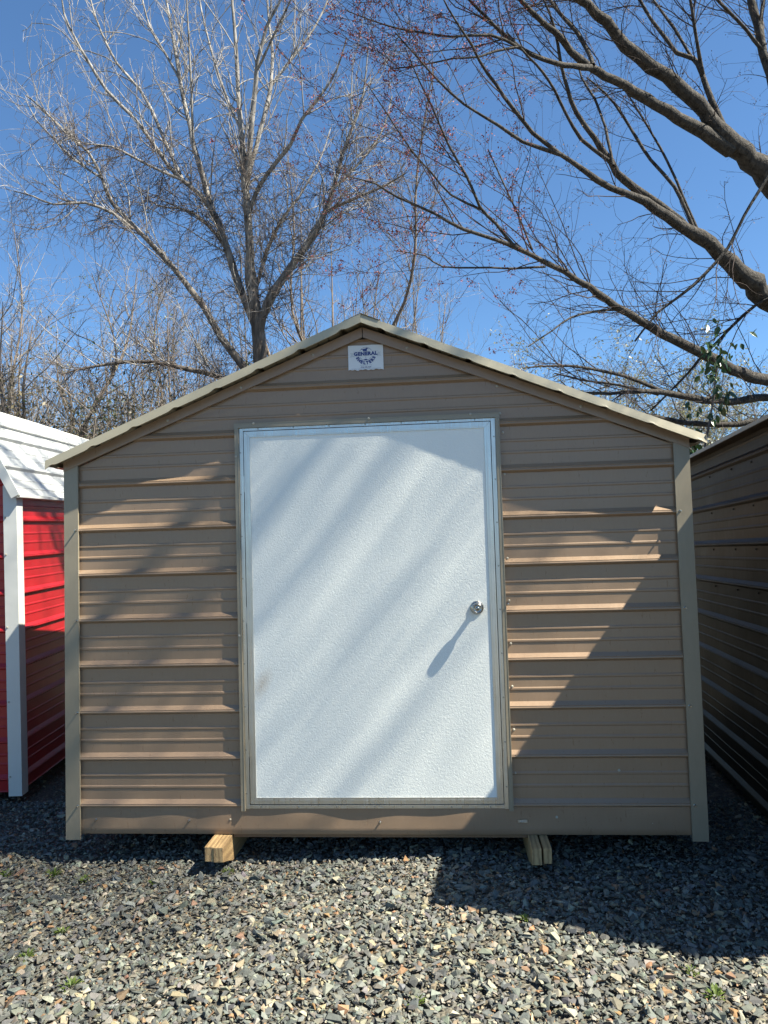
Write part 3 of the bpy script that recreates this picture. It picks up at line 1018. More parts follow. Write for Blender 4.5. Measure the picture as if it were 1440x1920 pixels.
def resample(P, R, step, jit, rs):
    """smooth a traced limb (Catmull-Rom) and roughen it a little"""
    P = np.asarray(P, float); R = np.asarray(R, float)
    n = len(P); out = []; ro = []
    ext = np.vstack([2 * P[0] - P[1], P, 2 * P[-1] - P[-2]])
    for i in range(n - 1):
        p0, p1, p2, p3 = ext[i], ext[i + 1], ext[i + 2], ext[i + 3]
        m = max(2, int(np.linalg.norm(p2 - p1) / step))
        for k in range(m):
            t = k / m
            out.append(0.5 * ((2 * p1) + (p2 - p0) * t + (2 * p0 - 5 * p1 + 4 * p2 - p3) * t * t + (3 * p1 - p0 - 3 * p2 + p3) * t ** 3))
            ro.append(R[i] + (R[i + 1] - R[i]) * t)
    out.append(P[-1]); ro.append(R[-1])
    out = np.array(out); ro = np.array(ro)
    j = rs.normal(size=out.shape) * (ro * jit)[:, None]
    j[0] = 0; j[-1] = 0
    return out + j, ro * (rs.uniform(0.92, 1.08, len(ro)) + 0.10 * (rs.uniform(0, 1, len(ro)) < 0.06))


def sprout(parents, M, rs, lens, ang=(0.5, 1.0), up=0.3, curl=0.25, npts=5, rbase=0.55, rmin=0.0025, rmax=0.02, umin=0.15, bias=None, tipr=0.4, lenpow=1.0, sway=0.15):
    """grow M children from a list of (P (N,n,3), R (N,n))"""
    segA = []; segB = []; rr = []
    for P, R in parents:
        n = P.shape[1]; s0 = int(umin * (n - 1))
        segA.append(P[:, s0:-1].reshape(-1, 3)); segB.append(P[:, s0 + 1:].reshape(-1, 3)); rr.append(((R[:, s0:-1] + R[:, s0 + 1:]) / 2).reshape(-1))
    A = np.concatenate(segA); B = np.concatenate(segB); rr = np.concatenate(rr)
    L = np.linalg.norm(B - A, axis=1); w = L / L.sum()
    idx = rs.choice(len(A), M, p=w)
    t = rs.uniform(0, 1, (M, 1))
    base = A[idx] + (B[idx] - A[idx]) * t
    T = (B[idx] - A[idx]) / (L[idx, None] + 1e-9)
    rnd = rs.normal(size=(M, 3)); perp = rnd - (rnd * T).sum(1, keepdims=True) * T
    perp /= np.linalg.norm(perp, axis=1, keepdims=True)
    a = rs.uniform(ang[0], ang[1], (M, 1))
    D = T * np.cos(a) + perp * np.sin(a)
    D[:, 2] += up * 0.6
    if bias is not None: D += np.asarray(bias) * rs.uniform(0, 1, (M, 1))
    D /= np.linalg.norm(D, axis=1, keepdims=True)
    ln = lens[0] + (lens[1] - lens[0]) * rs.uniform(0, 1, M) ** lenpow
    seg = (ln / (npts - 1))[:, None]
    P = np.zeros((M, npts, 3)); P[:, 0] = base
    cdir = rs.normal(size=(M, 3)) * curl
    d = D.copy()
    for k in range(1, npts):
        P[:, k] = P[:, k - 1] + d * seg
        d = d + cdir / (npts - 1) + np.array([0, 0, up]) / (npts - 1) + rs.normal(size=(M, 3)) * sway
        d /= np.linalg.norm(d, axis=1, keepdims=True)
    r0 = np.clip(rr[idx] * rbase, rmin, rmax)
    R = r0[:, None] * np.linspace(1, tipr, npts)[None]
    R = np.maximum(R, rmin * 0.7)
    return P, R


def limb_obj(name, P, R, mat, parent, sides=10):
    V, Q = tubes([(P[None], R[None])], sides)
    return link(name, np_mesh(name, V, Q, mat=mat, smooth=True), parent)


def twig_obj(name, groups, mat, parent, sides=3):
    V, Q = tubes(groups, sides)
    o = link(name, np_mesh(name, V, Q, mat=mat, smooth=True), parent)
    tag(o, kind='stuff')
    return o


def tufts(name, centres, size, per, mat, parent, rs, spread=1.0, aspect=0.45, droop=0.0):
    """many small leaf or bud faces around given centres"""
    n = len(centres) * per
    c = np.repeat(centres, per, 0) + rs.normal(size=(n, 3)) * spread
    u = rs.normal(size=(n, 3)); u[:, 2] -= droop; u /= np.linalg.norm(u, axis=1, keepdims=True)
    w = np.cross(u, rs.normal(size=(n, 3))); w /= np.linalg.norm(w, axis=1, keepdims=True) + 1e-9
    s = size * rs.uniform(0.6, 1.35, (n, 1))
    V = np.stack([c - u * s, c + w * s * aspect, c + u * s, c - w * s * aspect], 1).reshape(-1, 3)
    q = np.arange(n * 4).reshape(-1, 4)
    o = link(name, np_mesh(name, V, q, mat=mat), parent)
    tag(o, kind='stuff')
    return o


def traced(pts, d0, d1):
    """pts: (px, py, radius in px); depth runs from d0 to d1 along the limb"""
    n = len(pts); P = []; R = []
    for i, (x, y, r) in enumerate(pts):
        r = r * 0.86
        d = d0 + (d1 - d0) * i / (n - 1)
        P.append(at(x, y, d)); R.append(r * d / FPX)
    return P, R


# ---- big pale bare tree behind the shed
big = empty('bare_tree', tuple(at(500, 1130, 11.2) * np.array([1, 1, 0])))
tag(big, 'tall pale barked bare tree forking into many upright stems behind the tan shed', 'tree')
BO = np.array(big.location)
DB = 11.2
limbs = []
def addL(pts, d0, d1, main=False):
    P, R = traced(pts, d0, d1)
    P, R = resample(P, R, 0.22, 0.10, RNG)
    limbs.append((P, R))
    return P, R
trunkP = [tuple(BO + np.array([0, 0, -0.05]))] + [tuple(at(498, 900, DB)), tuple(at(492, 740, DB)), tuple(at(486, 640, DB)), tuple(at(476, 560, DB)), tuple(at(468, 500, DB))]
trunkR = [r * DB / FPX for r in (21, 17, 14, 13, 11, 9.5)]
tP, tR = resample(trunkP, trunkR, 0.25, 0.05, RNG)
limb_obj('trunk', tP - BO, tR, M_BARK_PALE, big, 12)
addL([(468, 500, 10), (467, 430, 9), (462, 370, 8.5), (457, 320, 7), (455, 270, 6.5), (452, 245, 6), (447, 185, 5), (445, 130, 4.5), (440, 50, 3.5), (433, -30, 2.5), (430, -120, 1.5)], 11.2, 11.0)
addL([(462, 370, 6), (465, 310, 6), (472, 230, 5.5), (480, 150, 5), (483, 118, 4.5), (500, 50, 3.5), (520, 12, 3), (548, -50, 2)], 11.2, 10.6)
addL([(466, 330, 5), (487, 250, 5), (500, 200, 4.6), (507, 165, 4.2), (511, 100, 3.3), (505, 50, 2.8), (500, -20, 2), (505, -90, 1.2)], 11.2, 11.8)
addL([(508, 162, 3.4), (535, 125, 3), (575, 75, 2.5), (606, 20, 2), (630, -40, 1.2)], 11.7, 12.2)
addL([(467, 400, 5), (485, 350, 5), (520, 302, 4.5), (545, 270, 4), (565, 225, 3.6), (600, 180, 3), (632, 130, 2.2), (650, 70, 1.4)], 11.2, 10.4)
addL([(484, 640, 10), (492, 595, 10), (515, 545, 9.5), (550, 495, 8.5), (590, 437, 7), (610, 395, 5.5), (626, 350, 4.5), (645, 280, 3.8), (668, 220, 3), (682, 170, 2.2), (690, 90, 1.3)], 11.2, 10.8)
addL([(611, 397, 4), (645, 380, 3.6), (685, 364, 3), (722, 348, 2.4), (760, 325, 1.6)], 11.0, 10.2)
addL([(627, 352, 3.2), (670, 310, 2.8), (702, 270, 2.3), (722, 232, 1.7), (735, 180, 1.1)], 10.9, 11.4)
addL([(482, 620, 9), (466, 580, 9), (450, 545, 9), (432, 485, 8), (412, 425, 7.5), (400, 400, 7), (385, 345, 6), (365, 280, 5.5), (357, 240, 5), (345, 190, 4.5), (335, 135, 4), (325, 75, 3), (312, 0, 2.3), (300, -80, 1.4)], 11.2, 11.6)
addL([(400, 402, 5), (380, 370, 5), (345, 340, 4.8), (315, 310, 4.5), (280, 260, 4), (250, 220, 3.8), (200, 170, 3.4), (165, 115, 3), (140, 70, 2.5), (120, 25, 2), (112, -40, 1.2)], 11.3, 10.3)
addL([(345, 342, 4), (325, 300, 4), (285, 210, 3.6), (260, 165, 3.2), (220, 120, 2.7), (190, 60, 2.2), (170, 0, 1.7), (160, -60, 1.0)], 11.1, 12.0)
addL([(347, 340, 3), (300, 320, 3), (250, 295, 2.6), (210, 275, 2.2), (165, 270, 1.5), (120, 255, 1.0)], 11.0, 10.2)
addL([(470, 720, 9), (455, 685, 8.5), (415, 635, 7.5), (380, 575, 7), (340, 520, 6.3), (305, 480, 5.8), (255, 428, 5.2), (210, 380, 4.5), (190, 330, 3.8), (165, 285, 3.2), (120, 245, 2.6), (75, 200, 2), (48, 178, 1.3)], 11.2, 10.4)
addL([(250, 430, 3.4), (215, 402, 3.2), (160, 380, 2.8), (100, 383, 2.2), (62, 368, 1.7), (25, 358, 1.1)], 10.7, 10.0)
addL([(192, 335, 2.8), (140, 300, 2.4), (100, 260, 2), (68, 225, 1.5), (50, 190, 1)], 10.6, 11.2)
addL([(337, 150, 2.8), (310, 100, 2.6), (285, 60, 2.2), (268, 5, 1.8), (262, -50, 1.1)], 11.5, 12.2)
addL([(362, 268, 3), (360, 215, 2.8), (357, 125, 2.4), (350, 0, 1.7), (348, -60, 1.1)], 11.4, 10.8)
addL([(482, 132, 3), (500, 95, 2.8), (525, 40, 2.3), (545, 0, 1.8), (560, -60, 1.1)], 10.9, 10.2)
addL([(430, 480, 3.5), (405, 440, 3.2), (370, 405, 2.8), (335, 390, 2.3), (295, 385, 1.6), (250, 350, 1.1)], 11.3, 12.0)
addL([(476, 555, 4.5), (500, 470, 4), (530, 410, 3.4), (560, 370, 2.6), (600, 300, 1.8), (620, 240, 1.1)], 11.2, 12.0)
addL([(478, 770, 6), (455, 738, 6), (410, 707, 5.5), (350, 692, 5), (280, 678, 4.2), (215, 681, 3.4), (155, 691, 2.6), (115, 702, 1.6)], 11.2, 10.6)
addL([(452, 245, 3), (420, 170, 2.8), (395, 90, 2.3), (378, 20, 1.7), (368, -40, 1.1)], 11.1, 11.8)
for P, R in limbs:
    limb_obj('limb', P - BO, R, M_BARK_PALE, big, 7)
par = [(P[None], R[None]) for P, R in limbs]
rs = np.random.default_rng(21)
s1 = sprout(par, 300, rs, (0.5, 1.8), (0.35, 1.0), 0.4, 0.7, 8, 0.5, 0.004, 0.012, 0.12, lenpow=1.4)
s2_ = sprout([s1], 1050, rs, (0.2, 0.8), (0.4, 1.1), 0.4, 0.8, 6, 0.6, 0.003, 0.006, 0.1)
s3 = sprout([s1, s2_] + par[:6], 2300, rs, (0.1, 0.42), (0.4, 1.1), 0.4, 0.9, 5, 0.7, 0.0025, 0.004, 0.1)
off = lambda g: [(P - BO, R) for P, R in g]
twig_obj('twigs', off([s1, s2_, s3]), M_TWIG_PALE, big)
# dry vines hanging in the lower crown
low = [(P[None], R[None]) for P, R in limbs if 1.0]
lowp = []
for P, R in limbs:
    s = P[:, 2] < 7.7
    if s.sum() > 4: lowp.append((P[s][None], R[s][None]))
v1 = sprout(lowp, 600, rs, (0.3, 1.2), (0.5, 1.6), -0.35, 0.9, 8, 0.3, 0.0026, 0.005, 0.0, tipr=.6, sway=.25)
v2 = sprout([v1], 5200, rs, (0.10, 0.45), (0.4, 1.4), -0.25, 1.0, 5, 0.8, 0.0022, 0.0036, 0.0, tipr=.7, sway=.35)
twig_obj('hanging_vines', off([v1, v2]), M_VINE, big)


# ---- maple on the right, limbs reaching over the shed
mp_base = at(1790, 1000, 8.4); mp_base[2] = 0
maple = empty('maple_tree', tuple(mp_base))
tag(maple, 'large grey barked tree with red buds, its leaning limbs reaching in from the right', 'tree')
MO = mp_base.copy()
mlimbs = []
def addM(pts, d0, d1, jit=0.13):
    P, R = traced(pts, d0, d1)
    P, R = resample(P, R, 0.13, jit, RNG)
    mlimbs.append((P, R)); return P, R
tP, tR = resample([MO + np.array([0, 0, -.05]), MO + np.array([0, 0, 1.2]), at(1800, 820, 8.4), at(1775, 640, 8.3), at(1720, 500, 8.2)],
                  [0.42, 0.33, 0.29, 0.26, 0.2], 0.2, 0.03, RNG)
limb_obj('trunk', tP - MO, tR, M_BARK_MAPLE, maple, 16)
addM([(1740, 540, 34), (1600, 440, 30), (1500, 385, 27), (1440, 330, 25), (1390, 288, 23), (1352, 255, 20), (1320, 212, 16), (1290, 178, 15), (1250, 142, 14), (1220, 124, 14), (1172, 84, 13), (1136, 42, 11), (1100, 8, 10), (1068, -15, 9), (990, -60, 6), (900, -90, 3)], 8.2, 6.6)
addM([(1370, 282, 15), (1320, 250, 14), (1270, 220, 12.5), (1210, 185, 11), (1170, 160, 10), (1135, 140, 9), (1105, 125, 8.5), (1070, 95, 7.5), (1040, 60, 6.5), (1010, 35, 5.8), (980, 4, 5), (940, -40, 3)], 7.7, 6.3)
addM([(1108, 127, 6.5), (1075, 124, 6), (1045, 119, 5.6), (1000, 104, 5), (970, 85, 4.6), (940, 60, 4), (912, 32, 3.4), (885, 5, 2.8), (850, -30, 1.8)], 6.9, 6.0)
addM([(1112, 122, 5), (1104, 98, 4.8), (1080, 60, 4.4), (1050, 25, 4), (1030, -2, 3.4), (1010, -40, 2)], 6.9, 7.4)
addM([(968, 86, 3.2), (920, 66, 3), (845, 68, 2.4), (770, 58, 2), (716, 45, 1.6), (650, 20, 1.0)], 6.3, 5.6)
addM([(972, 88, 3), (930, 95, 2.6), (900, 106, 2.2), (850, 110, 1.8), (790, 122, 1.4), (730, 130, 1)], 6.3, 5.9)
addM([(1358, 242, 7.5), (1335, 190, 6.5), (1316, 137, 5.5), (1300, 110, 5), (1270, 100, 4.5), (1250, 75, 4), (1220, 35, 3.5), (1198, -5, 3), (1180, -50, 2)], 7.6, 7.9)
addM([(1318, 140, 4.5), (1310, 100, 4), (1302, 50, 3.5), (1294, -5, 3), (1290, -60, 2)], 7.6, 7.2)
addM([(1300, 112, 3.5), (1265, 55, 3), (1225, 0, 2.4), (1200, -40, 1.6)], 7.7, 8.2)
addM([(1790, 700, 30), (1620, 640, 27), (1510, 600, 25), (1440, 558, 23), (1415, 532, 22), (1385, 508, 19), (1350, 475, 16), (1310, 440, 14), (1270, 420, 12), (1230, 393, 10.5), (1190, 368, 9), (1145, 352, 6.5), (1095, 320, 5.6), (1050, 288, 5), (1000, 250, 4.5), (960, 200, 4), (930, 160, 3.5), (900, 115, 3), (885, 85, 2.6), (840, 15, 1.8), (810, -50, 1.1)], 8.2, 5.6)
addM([(1290, 428, 8), (1260, 400, 8), (1210, 368, 8.5), (1170, 338, 8.5), (1145, 305, 7.8), (1115, 260, 6.3), (1080, 210, 5.2), (1065, 170, 4.4), (1050, 115, 3.6), (1040, 50, 2.8), (1020, 0, 2.2), (1005, -60, 1.4)], 7.4, 6.6)
addM([(1140, 300, 4.5), (1090, 262, 4), (1062, 215, 3.4), (1040, 170, 3.2), (1018, 135, 2.8), (990, 105, 2.3), (950, 60, 1.6)], 7.0, 6.4)
addM([(1050, 290, 4), (980, 265, 3.6), (935, 235, 3.2), (870, 195, 2.8), (820, 150, 2.3), (785, 110, 1.9), (740, 60, 1.2)], 6.2, 5.5)
addM([(1150, 310, 3.4), (1135, 240, 3), (1115, 185, 2.6), (1090, 145, 2.2), (1080, 100, 1.5)], 7.0, 7.6)
addM([(1305, 438, 4.4), (1265, 350, 4), (1220, 300, 3.5), (1170, 220, 2.9), (1135, 175, 2.3), (1100, 145, 1.5)], 7.5, 7.8)
addM([(1310, 435, 3), (1250, 300, 2.6), (1195, 205, 2.1), (1160, 150, 1.4)], 7.5, 8.0)
addM([(1800, 790, 20), (1640, 755, 17), (1530, 735, 15), (1440, 716, 13.5), (1390, 700, 12.5), (1340, 675, 12), (1290, 650, 11), (1240, 625, 10), (1200, 600, 9), (1155, 575, 8.5), (1120, 550, 8), (1085, 525, 6.5), (1030, 495, 5.5), (970, 465, 5), (930, 450, 4.2), (870, 430, 3.8), (815, 400, 3.2), (745, 370, 2.5), (705, 345, 1.9), (650, 330, 1.2)], 8.4, 5.4)
addM([(965, 463, 4), (930, 420, 3.6), (900, 388, 3.3), (875, 330, 2.9), (840, 270, 2.5), (810, 200, 2), (785, 150, 1.6), (760, 90, 1)], 6.3, 5.8)
addM([(905, 394, 2.6), (845, 365, 2.4), (810, 325, 2.1), (770, 280, 1.8), (720, 205, 1.4), (690, 160, .9)], 6.2, 5.5)
addM([(1022, 500, 2.6), (970, 503, 2.4), (920, 502, 2.2), (830, 500, 1.8), (798, 480, 1.5), (740, 470, 1)], 6.6, 6.0)
addM([(1157, 580, 3), (1110, 585, 2.7), (1070, 595, 2.3), (1035, 620, 1.8), (990, 650, 1.3)], 7.0, 6.4)
addM([(998, 468, 2.4), (970, 400, 2.1), (940, 335, 1.8), (915, 280, 1.3)], 6.4, 6.8)
addM([(1830, 830, 14), (1640, 790, 11), (1520, 765, 9.5), (1440, 745, 9), (1390, 752, 8.5), (1320, 750, 8), (1245, 735, 6.5), (1190, 735, 4.5), (1120, 738, 3.2), (1060, 730, 2)], 8.8, 7.2)
addM([(1250, 738, 5), (1205, 718, 4.4), (1170, 705, 4), (1100, 690, 3.2), (1040, 686, 2.4), (980, 690, 1.6)], 7.8, 7.0)
addM([(1235, 740, 3), (1160, 722, 2.8), (1090, 712, 2.3), (1040, 700, 1.5)], 7.8, 8.4)
addM([(1840, 850, 12), (1640, 815, 9), (1500, 792, 7.5), (1440, 790, 7), (1345, 797, 6.5), (1270, 790, 5.5), (1200, 775, 4), (1150, 765, 2.5)], 9.2, 8.6)
addM([(1700, 400, 22), (1580, 300, 16), (1490, 200, 12), (1440, 125, 10), (1420, 45, 9), (1408, -10, 7.5), (1400, -80, 5)], 8.2, 8.4)
addM([(1430, 95, 4), (1385, 40, 3.5), (1345, 0, 3), (1310, -40, 2)], 8.3, 7.8)
addM([(1445, 165, 5), (1432, 90, 4.2), (1428, 30, 3.6), (1440, -30, 2.4)], 8.3, 8.8)
addM([(1540, 600, 5), (1440, 560, 3.5), (1330, 655, 3), (1280, 710, 2.5), (1220, 770, 2)], 7.4, 8.6)
addM([(1440, 330, 3.5), (1395, 405, 3.4), (1365, 465, 3.4), (1300, 535, 3.4), (1235, 585, 2.6), (1190, 640, 1.8)], 7.0, 7.2)
# limbs of the same tree that spread towards the sun side, over the camera: they stripe the door and roofs with shade
def addW(pts, r0, r1):
    P = [np.array(p, float) for p in pts]; R = np.linspace(r0, r1, len(P))
    P, R = resample(P, R, 0.2, 0.1, RNG); mlimbs.append((P, R))
top = at(1720, 500, 8.2)
hub = np.array([5.3, 1.8, 6.6])
addW([top, (5.45, 3.0, 5.6), hub, (5.2, 0.6, 7.9), (5.0, -1.2, 9.2), (4.7, -3.0, 10.4), (4.4, -4.6, 11.2)], 0.12, 0.02)
stripes = [((-0.46, 1.30), 1.55, 0.017), ((-0.38, 1.38), 1.80, 0.012), ((-0.22, 1.55), 1.70, 0.014), ((-0.10, 1.40), 1.95, 0.010), ((0.08, 1.42), 1.75, 0.016),
           ((0.16, 1.22), 2.05, 0.012), ((0.34, 1.02), 1.60, 0.012), ((-0.05, 0.70), 1.75, 0.015), ((0.10, 0.62), 2.0, 0.012), ((-0.25, 0.95), 2.1, 0.012),
           ((-1.15, 1.00), 1.50, 0.026), ((-1.05, 1.04), 1.75, 0.016), ((-1.32, 0.80), 1.65, 0.016), ((-0.90, 1.30), 1.8, 0.014), ((-0.95, 0.75), 1.9, 0.014)]
for (dx_, dz_), t_, r_ in stripes:
    r_ *= 0.72
    c_ = np.array([dx_ + 3.6 * t_, -t_, dz_ + 4.8 * t_]); v_ = np.array([0.05, -1.0, 0.75 + 0.25 * RNG.uniform(-1, 1)])
    a_ = c_ - v_ * 0.9; e_ = c_ + v_ * 1.1
    root = hub + (np.array([5.0, -1.2, 9.2]) - hub) * RNG.uniform(0.0, 0.35)
    addW([root, (root + a_) / 2 + np.array([.1, .1, -.15]), a_, c_ + RNG.normal(size=3) * .05, e_, e_ + v_ * .8 + RNG.normal(size=3) * .2], r_ * 1.3, r_ * .4)
for x_, y_, t_, r_ in ((-2.05, 0.9, 1.25, .024), (-2.15, 1.4, 1.35, .030), (-2.0, 1.9, 1.2, .020), (-2.2, 2.4, 1.3, .030), (-2.05, 3.0, 1.3, .022), (-2.3, 0.5, 1.4, .022)):
    c_ = np.array([x_ + 3.6 * t_, y_ - t_, 2.2 + 4.8 * t_]); v_ = np.array([0.55, -0.75, 0.9 + 0.3 * RNG.uniform(-1, 1)])
    a_ = c_ - v_ * .8; e_ = c_ + v_ * .9
    addW([hub + np.array([-.1, 0, .6]), (hub + a_) / 2 + np.array([0, .1, .6]), a_, c_ + RNG.normal(size=3) * .05, e_, e_ + v_ * .6 + RNG.normal(size=3) * .2], r_ * 1.3, r_ * .5)
for P, R in mlimbs:
    limb_obj('limb', P - MO, R, M_BARK_MAPLE, maple, 9)
par = [(P[None], R[None]) for P, R in mlimbs]
rs = np.random.default_rng(33)
offm = lambda g: [(P - MO, R) for P, R in g]
thin = [(P[None, len(P) // 3:], R[None, len(P) // 3:]) for P, R in mlimbs]
m1 = sprout(thin, 860, rs, (0.4, 1.5), (0.35, 0.95), 0.25, 0.4, 7, 0.45, 0.0028, 0.007, 0.0, bias=(-0.3, 0, 0.1), lenpow=1.3)
m2 = sprout([m1], 4300, rs, (0.18, 0.65), (0.4, 1.1), 0.1, 0.7, 6, 0.6, 0.0020, 0.0036, 0.1)
m3 = sprout([m1, m2], 9500, rs, (0.05, 0.22), (0.4, 1.2), 0.1, 0.8, 4, 0.7, 0.0016, 0.0024, 0.1)
twig_obj('twigs', offm([m1, m2, m3]), M_TWIG_MAPLE, maple)
tips = np.concatenate([m2[0][:, -1], m3[0][:, -1], m3[0][:, 2]])
# where a tip stands along the crown decides how far its buds have opened: red towards the crown's far end
lat = (tips - MO) @ RGT
red_tips = tips[(lat < -5.3) & (rs.uniform(0, 1, len(tips)) < 0.9)]
dry_tips = tips[(lat >= -5.3) & (rs.uniform(0, 1, len(tips)) < 0.35)]
tufts('red_buds', red_tips - MO, 0.0098, 6, M_BUD, maple, rs, 0.017, 0.5)
tufts('dry_buds', dry_tips - MO, 0.0080, 4, M_BUD_DARK, maple, rs, 0.014, 0.5)


# ---- generic bare trees of the thicket
def bare_tree(name, px, d, top, lean, n1, n2, n3, seed, label, group=None, matb=M_BARK_BROWN, matt=M_TWIG_BROWN, r0=0.09, leaf=None, forks=4, rmin=0.0042):
    rs = np.random.default_rng(seed)
    base = at(px, 1100, d); base[2] = 0
    H = at(px, top, d)[2]
    o = empty(name, tuple(base)); tag(o, label, 'tree', group)
    fh = H * rs.uniform(0.15, 0.38)
    pts = [np.zeros(3) + [0, 0, -.05], np.array([lean * fh * .3, 0, fh * .5]), np.array([lean * fh * .6, 0, fh])]
    P, R = resample(pts, [r0, r0 * .85, r0 * .7], 0.4, 0.08, rs)
    limb_obj('trunk', P, R, matb, o, 7)
    L = []
    for k in range(forks):
        a = rs.uniform(0, 2 * np.pi); sp = rs.uniform(.15, .62)
        hh = (H - fh) * rs.uniform(.65, 1.0)
        e = np.array([math.cos(a) * sp * hh + lean * hh * .5, math.sin(a) * sp * hh, fh + hh])
        st = P[-1] - np.array([0, 0, fh * rs.uniform(0, .35)])
        mid = st + (e - st) * .5 + np.array([math.cos(a) * .12 * hh, math.sin(a) * .12 * hh, -hh * .03])
        rr0 = r0 * rs.uniform(.35, .6)
        LP, LR = resample([st, st + (mid - st) * .5 + rs.normal(size=3) * .1, mid, (mid + e) / 2 + rs.normal(size=3) * .15, e], [rr0, rr0 * .8, rr0 * .6, rr0 * .4, rr0 * .15], 0.35, 0.2, rs)
        L.append((LP[None], LR[None])); limb_obj('limb', LP, LR, matb, o, 5)
    a1 = sprout(L, n1, rs, (0.4, H * .26), (0.3, 1.0), 0.35, 0.7, 7, 0.5, rmin, 0.014, 0.05, lenpow=1.2)
    a2 = sprout([a1] + L, n2, rs, (0.25, 1.0), (0.35, 1.1), 0.3, 0.8, 6, 0.6, rmin * .85, 0.008, 0.05)
    a3 = sprout([a1, a2], n3, rs, (0.15, 0.55), (0.4, 1.2), 0.25, 0.9, 5, 0.7, rmin * .7, 0.006, 0.05)
    twig_obj('twigs', [a1, a2, a3], matt, o)
    if leaf:
        t = np.concatenate([a3[0][:, -1], a3[0][:, 1]])
        tufts('leaves', t[rs.uniform(0, 1, len(t)) < leaf[2]], leaf[1], 3, leaf[0], o, rs, 0.06)
    return o


THK = 'bare brown trees of the thicket behind the left shed'
bare_tree('thicket_tree', 50, 13.0, 470, 0.02, 110, 420, 900, 1, 'bare brown tree above the white roof at the left, nearest the photo edge', THK, r0=.11, forks=6)
bare_tree('thicket_tree', 105, 13.5, 495, 0.10, 110, 420, 900, 2, 'bare tree leaning right above the middle of the white roof', THK, r0=.10, forks=6)
bare_tree('thicket_tree', 175, 16.0, 515, -0.02, 120, 480, 1100, 3, 'bare tree standing just left of the tan shed eave', THK, r0=.10, forks=6)
bare_tree('thicket_tree', 245, 17.0, 540, 0.03, 120, 480, 1100, 4, 'bare tree between the white roof and the big pale tree', THK, r0=.09, forks=6, leaf=(M_LEAF_EVER, .035, .25))
bare_tree('thicket_tree', 320, 18.0, 560, -0.04, 120, 480, 1100, 5, 'thin bare tree just left of the big pale trunk', THK, r0=.09, forks=5)
bare_tree('thicket_tree', -40, 15.0, 300, 0.02, 110, 420, 900, 6, 'bare tree half cut off by the left photo edge', THK, r0=.12, forks=6, matt=M_TWIG_PALE)
bare_tree('thicket_tree', 400, 17.0, 520, 0.05, 110, 420, 1000, 7, 'bare tree directly left of the big pale trunk, partly behind it', THK, r0=.08, forks=5)
bare_tree('thicket_tree', 560, 16.0, 430, 0.03, 110, 420, 1000, 8, 'bare tree directly right of the big pale trunk', THK, r0=.08, forks=5)
bare_tree('thicket_tree', 650, 13.0, 250, 0.06, 110, 420, 1000, 9, 'slim dark bare tree rising behind the tan roof peak', THK, r0=.10, forks=6)
bare_tree('thicket_tree', 760, 17.0, 470, 0.00, 90, 340, 800, 10, 'low bare tree showing over the right roof slope near the peak', THK, r0=.07, forks=5, matt=M_TWIG_PALE)
bare_tree('thicket_tree', 890, 18.0, 590, 0.00, 80, 300, 600, 11, 'small bare tree over the middle of the right roof slope', THK, r0=.06, forks=5, matt=M_TWIG_PALE)
BUD = 'leafing bushes beyond the right roof slope'
for k, (px, d, top, lab) in enumerate([(1110, 17, 640, 'pale yellow green leafing small tree above the right roof slope'),
                                       (1190, 15, 690, 'grey twiggy leafing small tree left of the dark shed roof'),
                                       (1275, 14, 720, 'pale leafing small tree just above the right roof corner'),
                                       (1370, 16, 700, 'pale leafing small tree behind the dark shed roof'),
                                       (1450, 15, 640, 'pale leafing small tree at the right photo edge')]):
    bare_tree('leafing_tree', px, d, top, 0.0, 80, 330, 900, 40 + k, lab, BUD, r0=.06, forks=6, leaf=(M_LEAF_PALE, .034, .6), matt=M_TWIG_PALE)


def brush(name, px0, px1, d0, d1, ytop, n, seed, label, mats, leafn, lsize):
    """dense low undergrowth nobody could count"""
    rs = np.random.default_rng(seed)
    px = rs.uniform(px0, px1, n); d = rs.uniform(d0, d1, n)
    base = np.array([at(a, 1100, b) for a, b in zip(px, d)]); base[:, 2] = 0
    H = np.array([at(a, ytop + rs.uniform(-60, 130), b)[2] for a, b in zip(px, d)])
    o = base[0].copy()
    stems = np.zeros((n, 6, 3)); stems[:, 0] = base
    dr = rs.normal(size=(n, 3)) * .5; dr[:, 2] = 1
    for k in range(1, 6):
        stems[:, k] = stems[:, k - 1] + dr * (H / 5)[:, None]
        dr = dr + rs.normal(size=(n, 3)) * .42; dr[:, 2] = np.abs(dr[:, 2]) * .8 + .2
        dr /= np.linalg.norm(dr, axis=1, keepdims=True)
    R = np.linspace(.014, .005, 6)[None] * rs.uniform(.6, 1.4, (n, 1))
    b1 = sprout([(stems, R)], n * 9, rs, (.3, 1.2), (.3, 1.1), .3, .5, 5, .6, .005, .008, .1)
    b2 = sprout([b1], n * 26, rs, (.15, .6), (.3, 1.2), .2, .6, 4, .7, .004, .005, .0)
    V, Q = tubes([(stems - o, R), (b1[0] - o, b1[1]), (b2[0] - o, b2[1])], 3)
    ob = link(name, np_mesh(name, V, Q, mat=mats[0], smooth=True)); ob.location = o
    tag(ob, label, kind='stuff')
    t = np.concatenate([b2[0][:, -1], b2[0][:, 1], b1[0][:, 2]])
    t = t[t[:, 2] < np.quantile(t[:, 2], .93)]
    t = t[rs.choice(len(t), min(leafn, len(t)), replace=False)]
    lf = tufts('undergrowth_leaves', t - o, lsize, 3, mats[1], None, rs, .12)
    lf.location = o; tag(lf, label.replace('twigs', 'leaves'))
    return ob


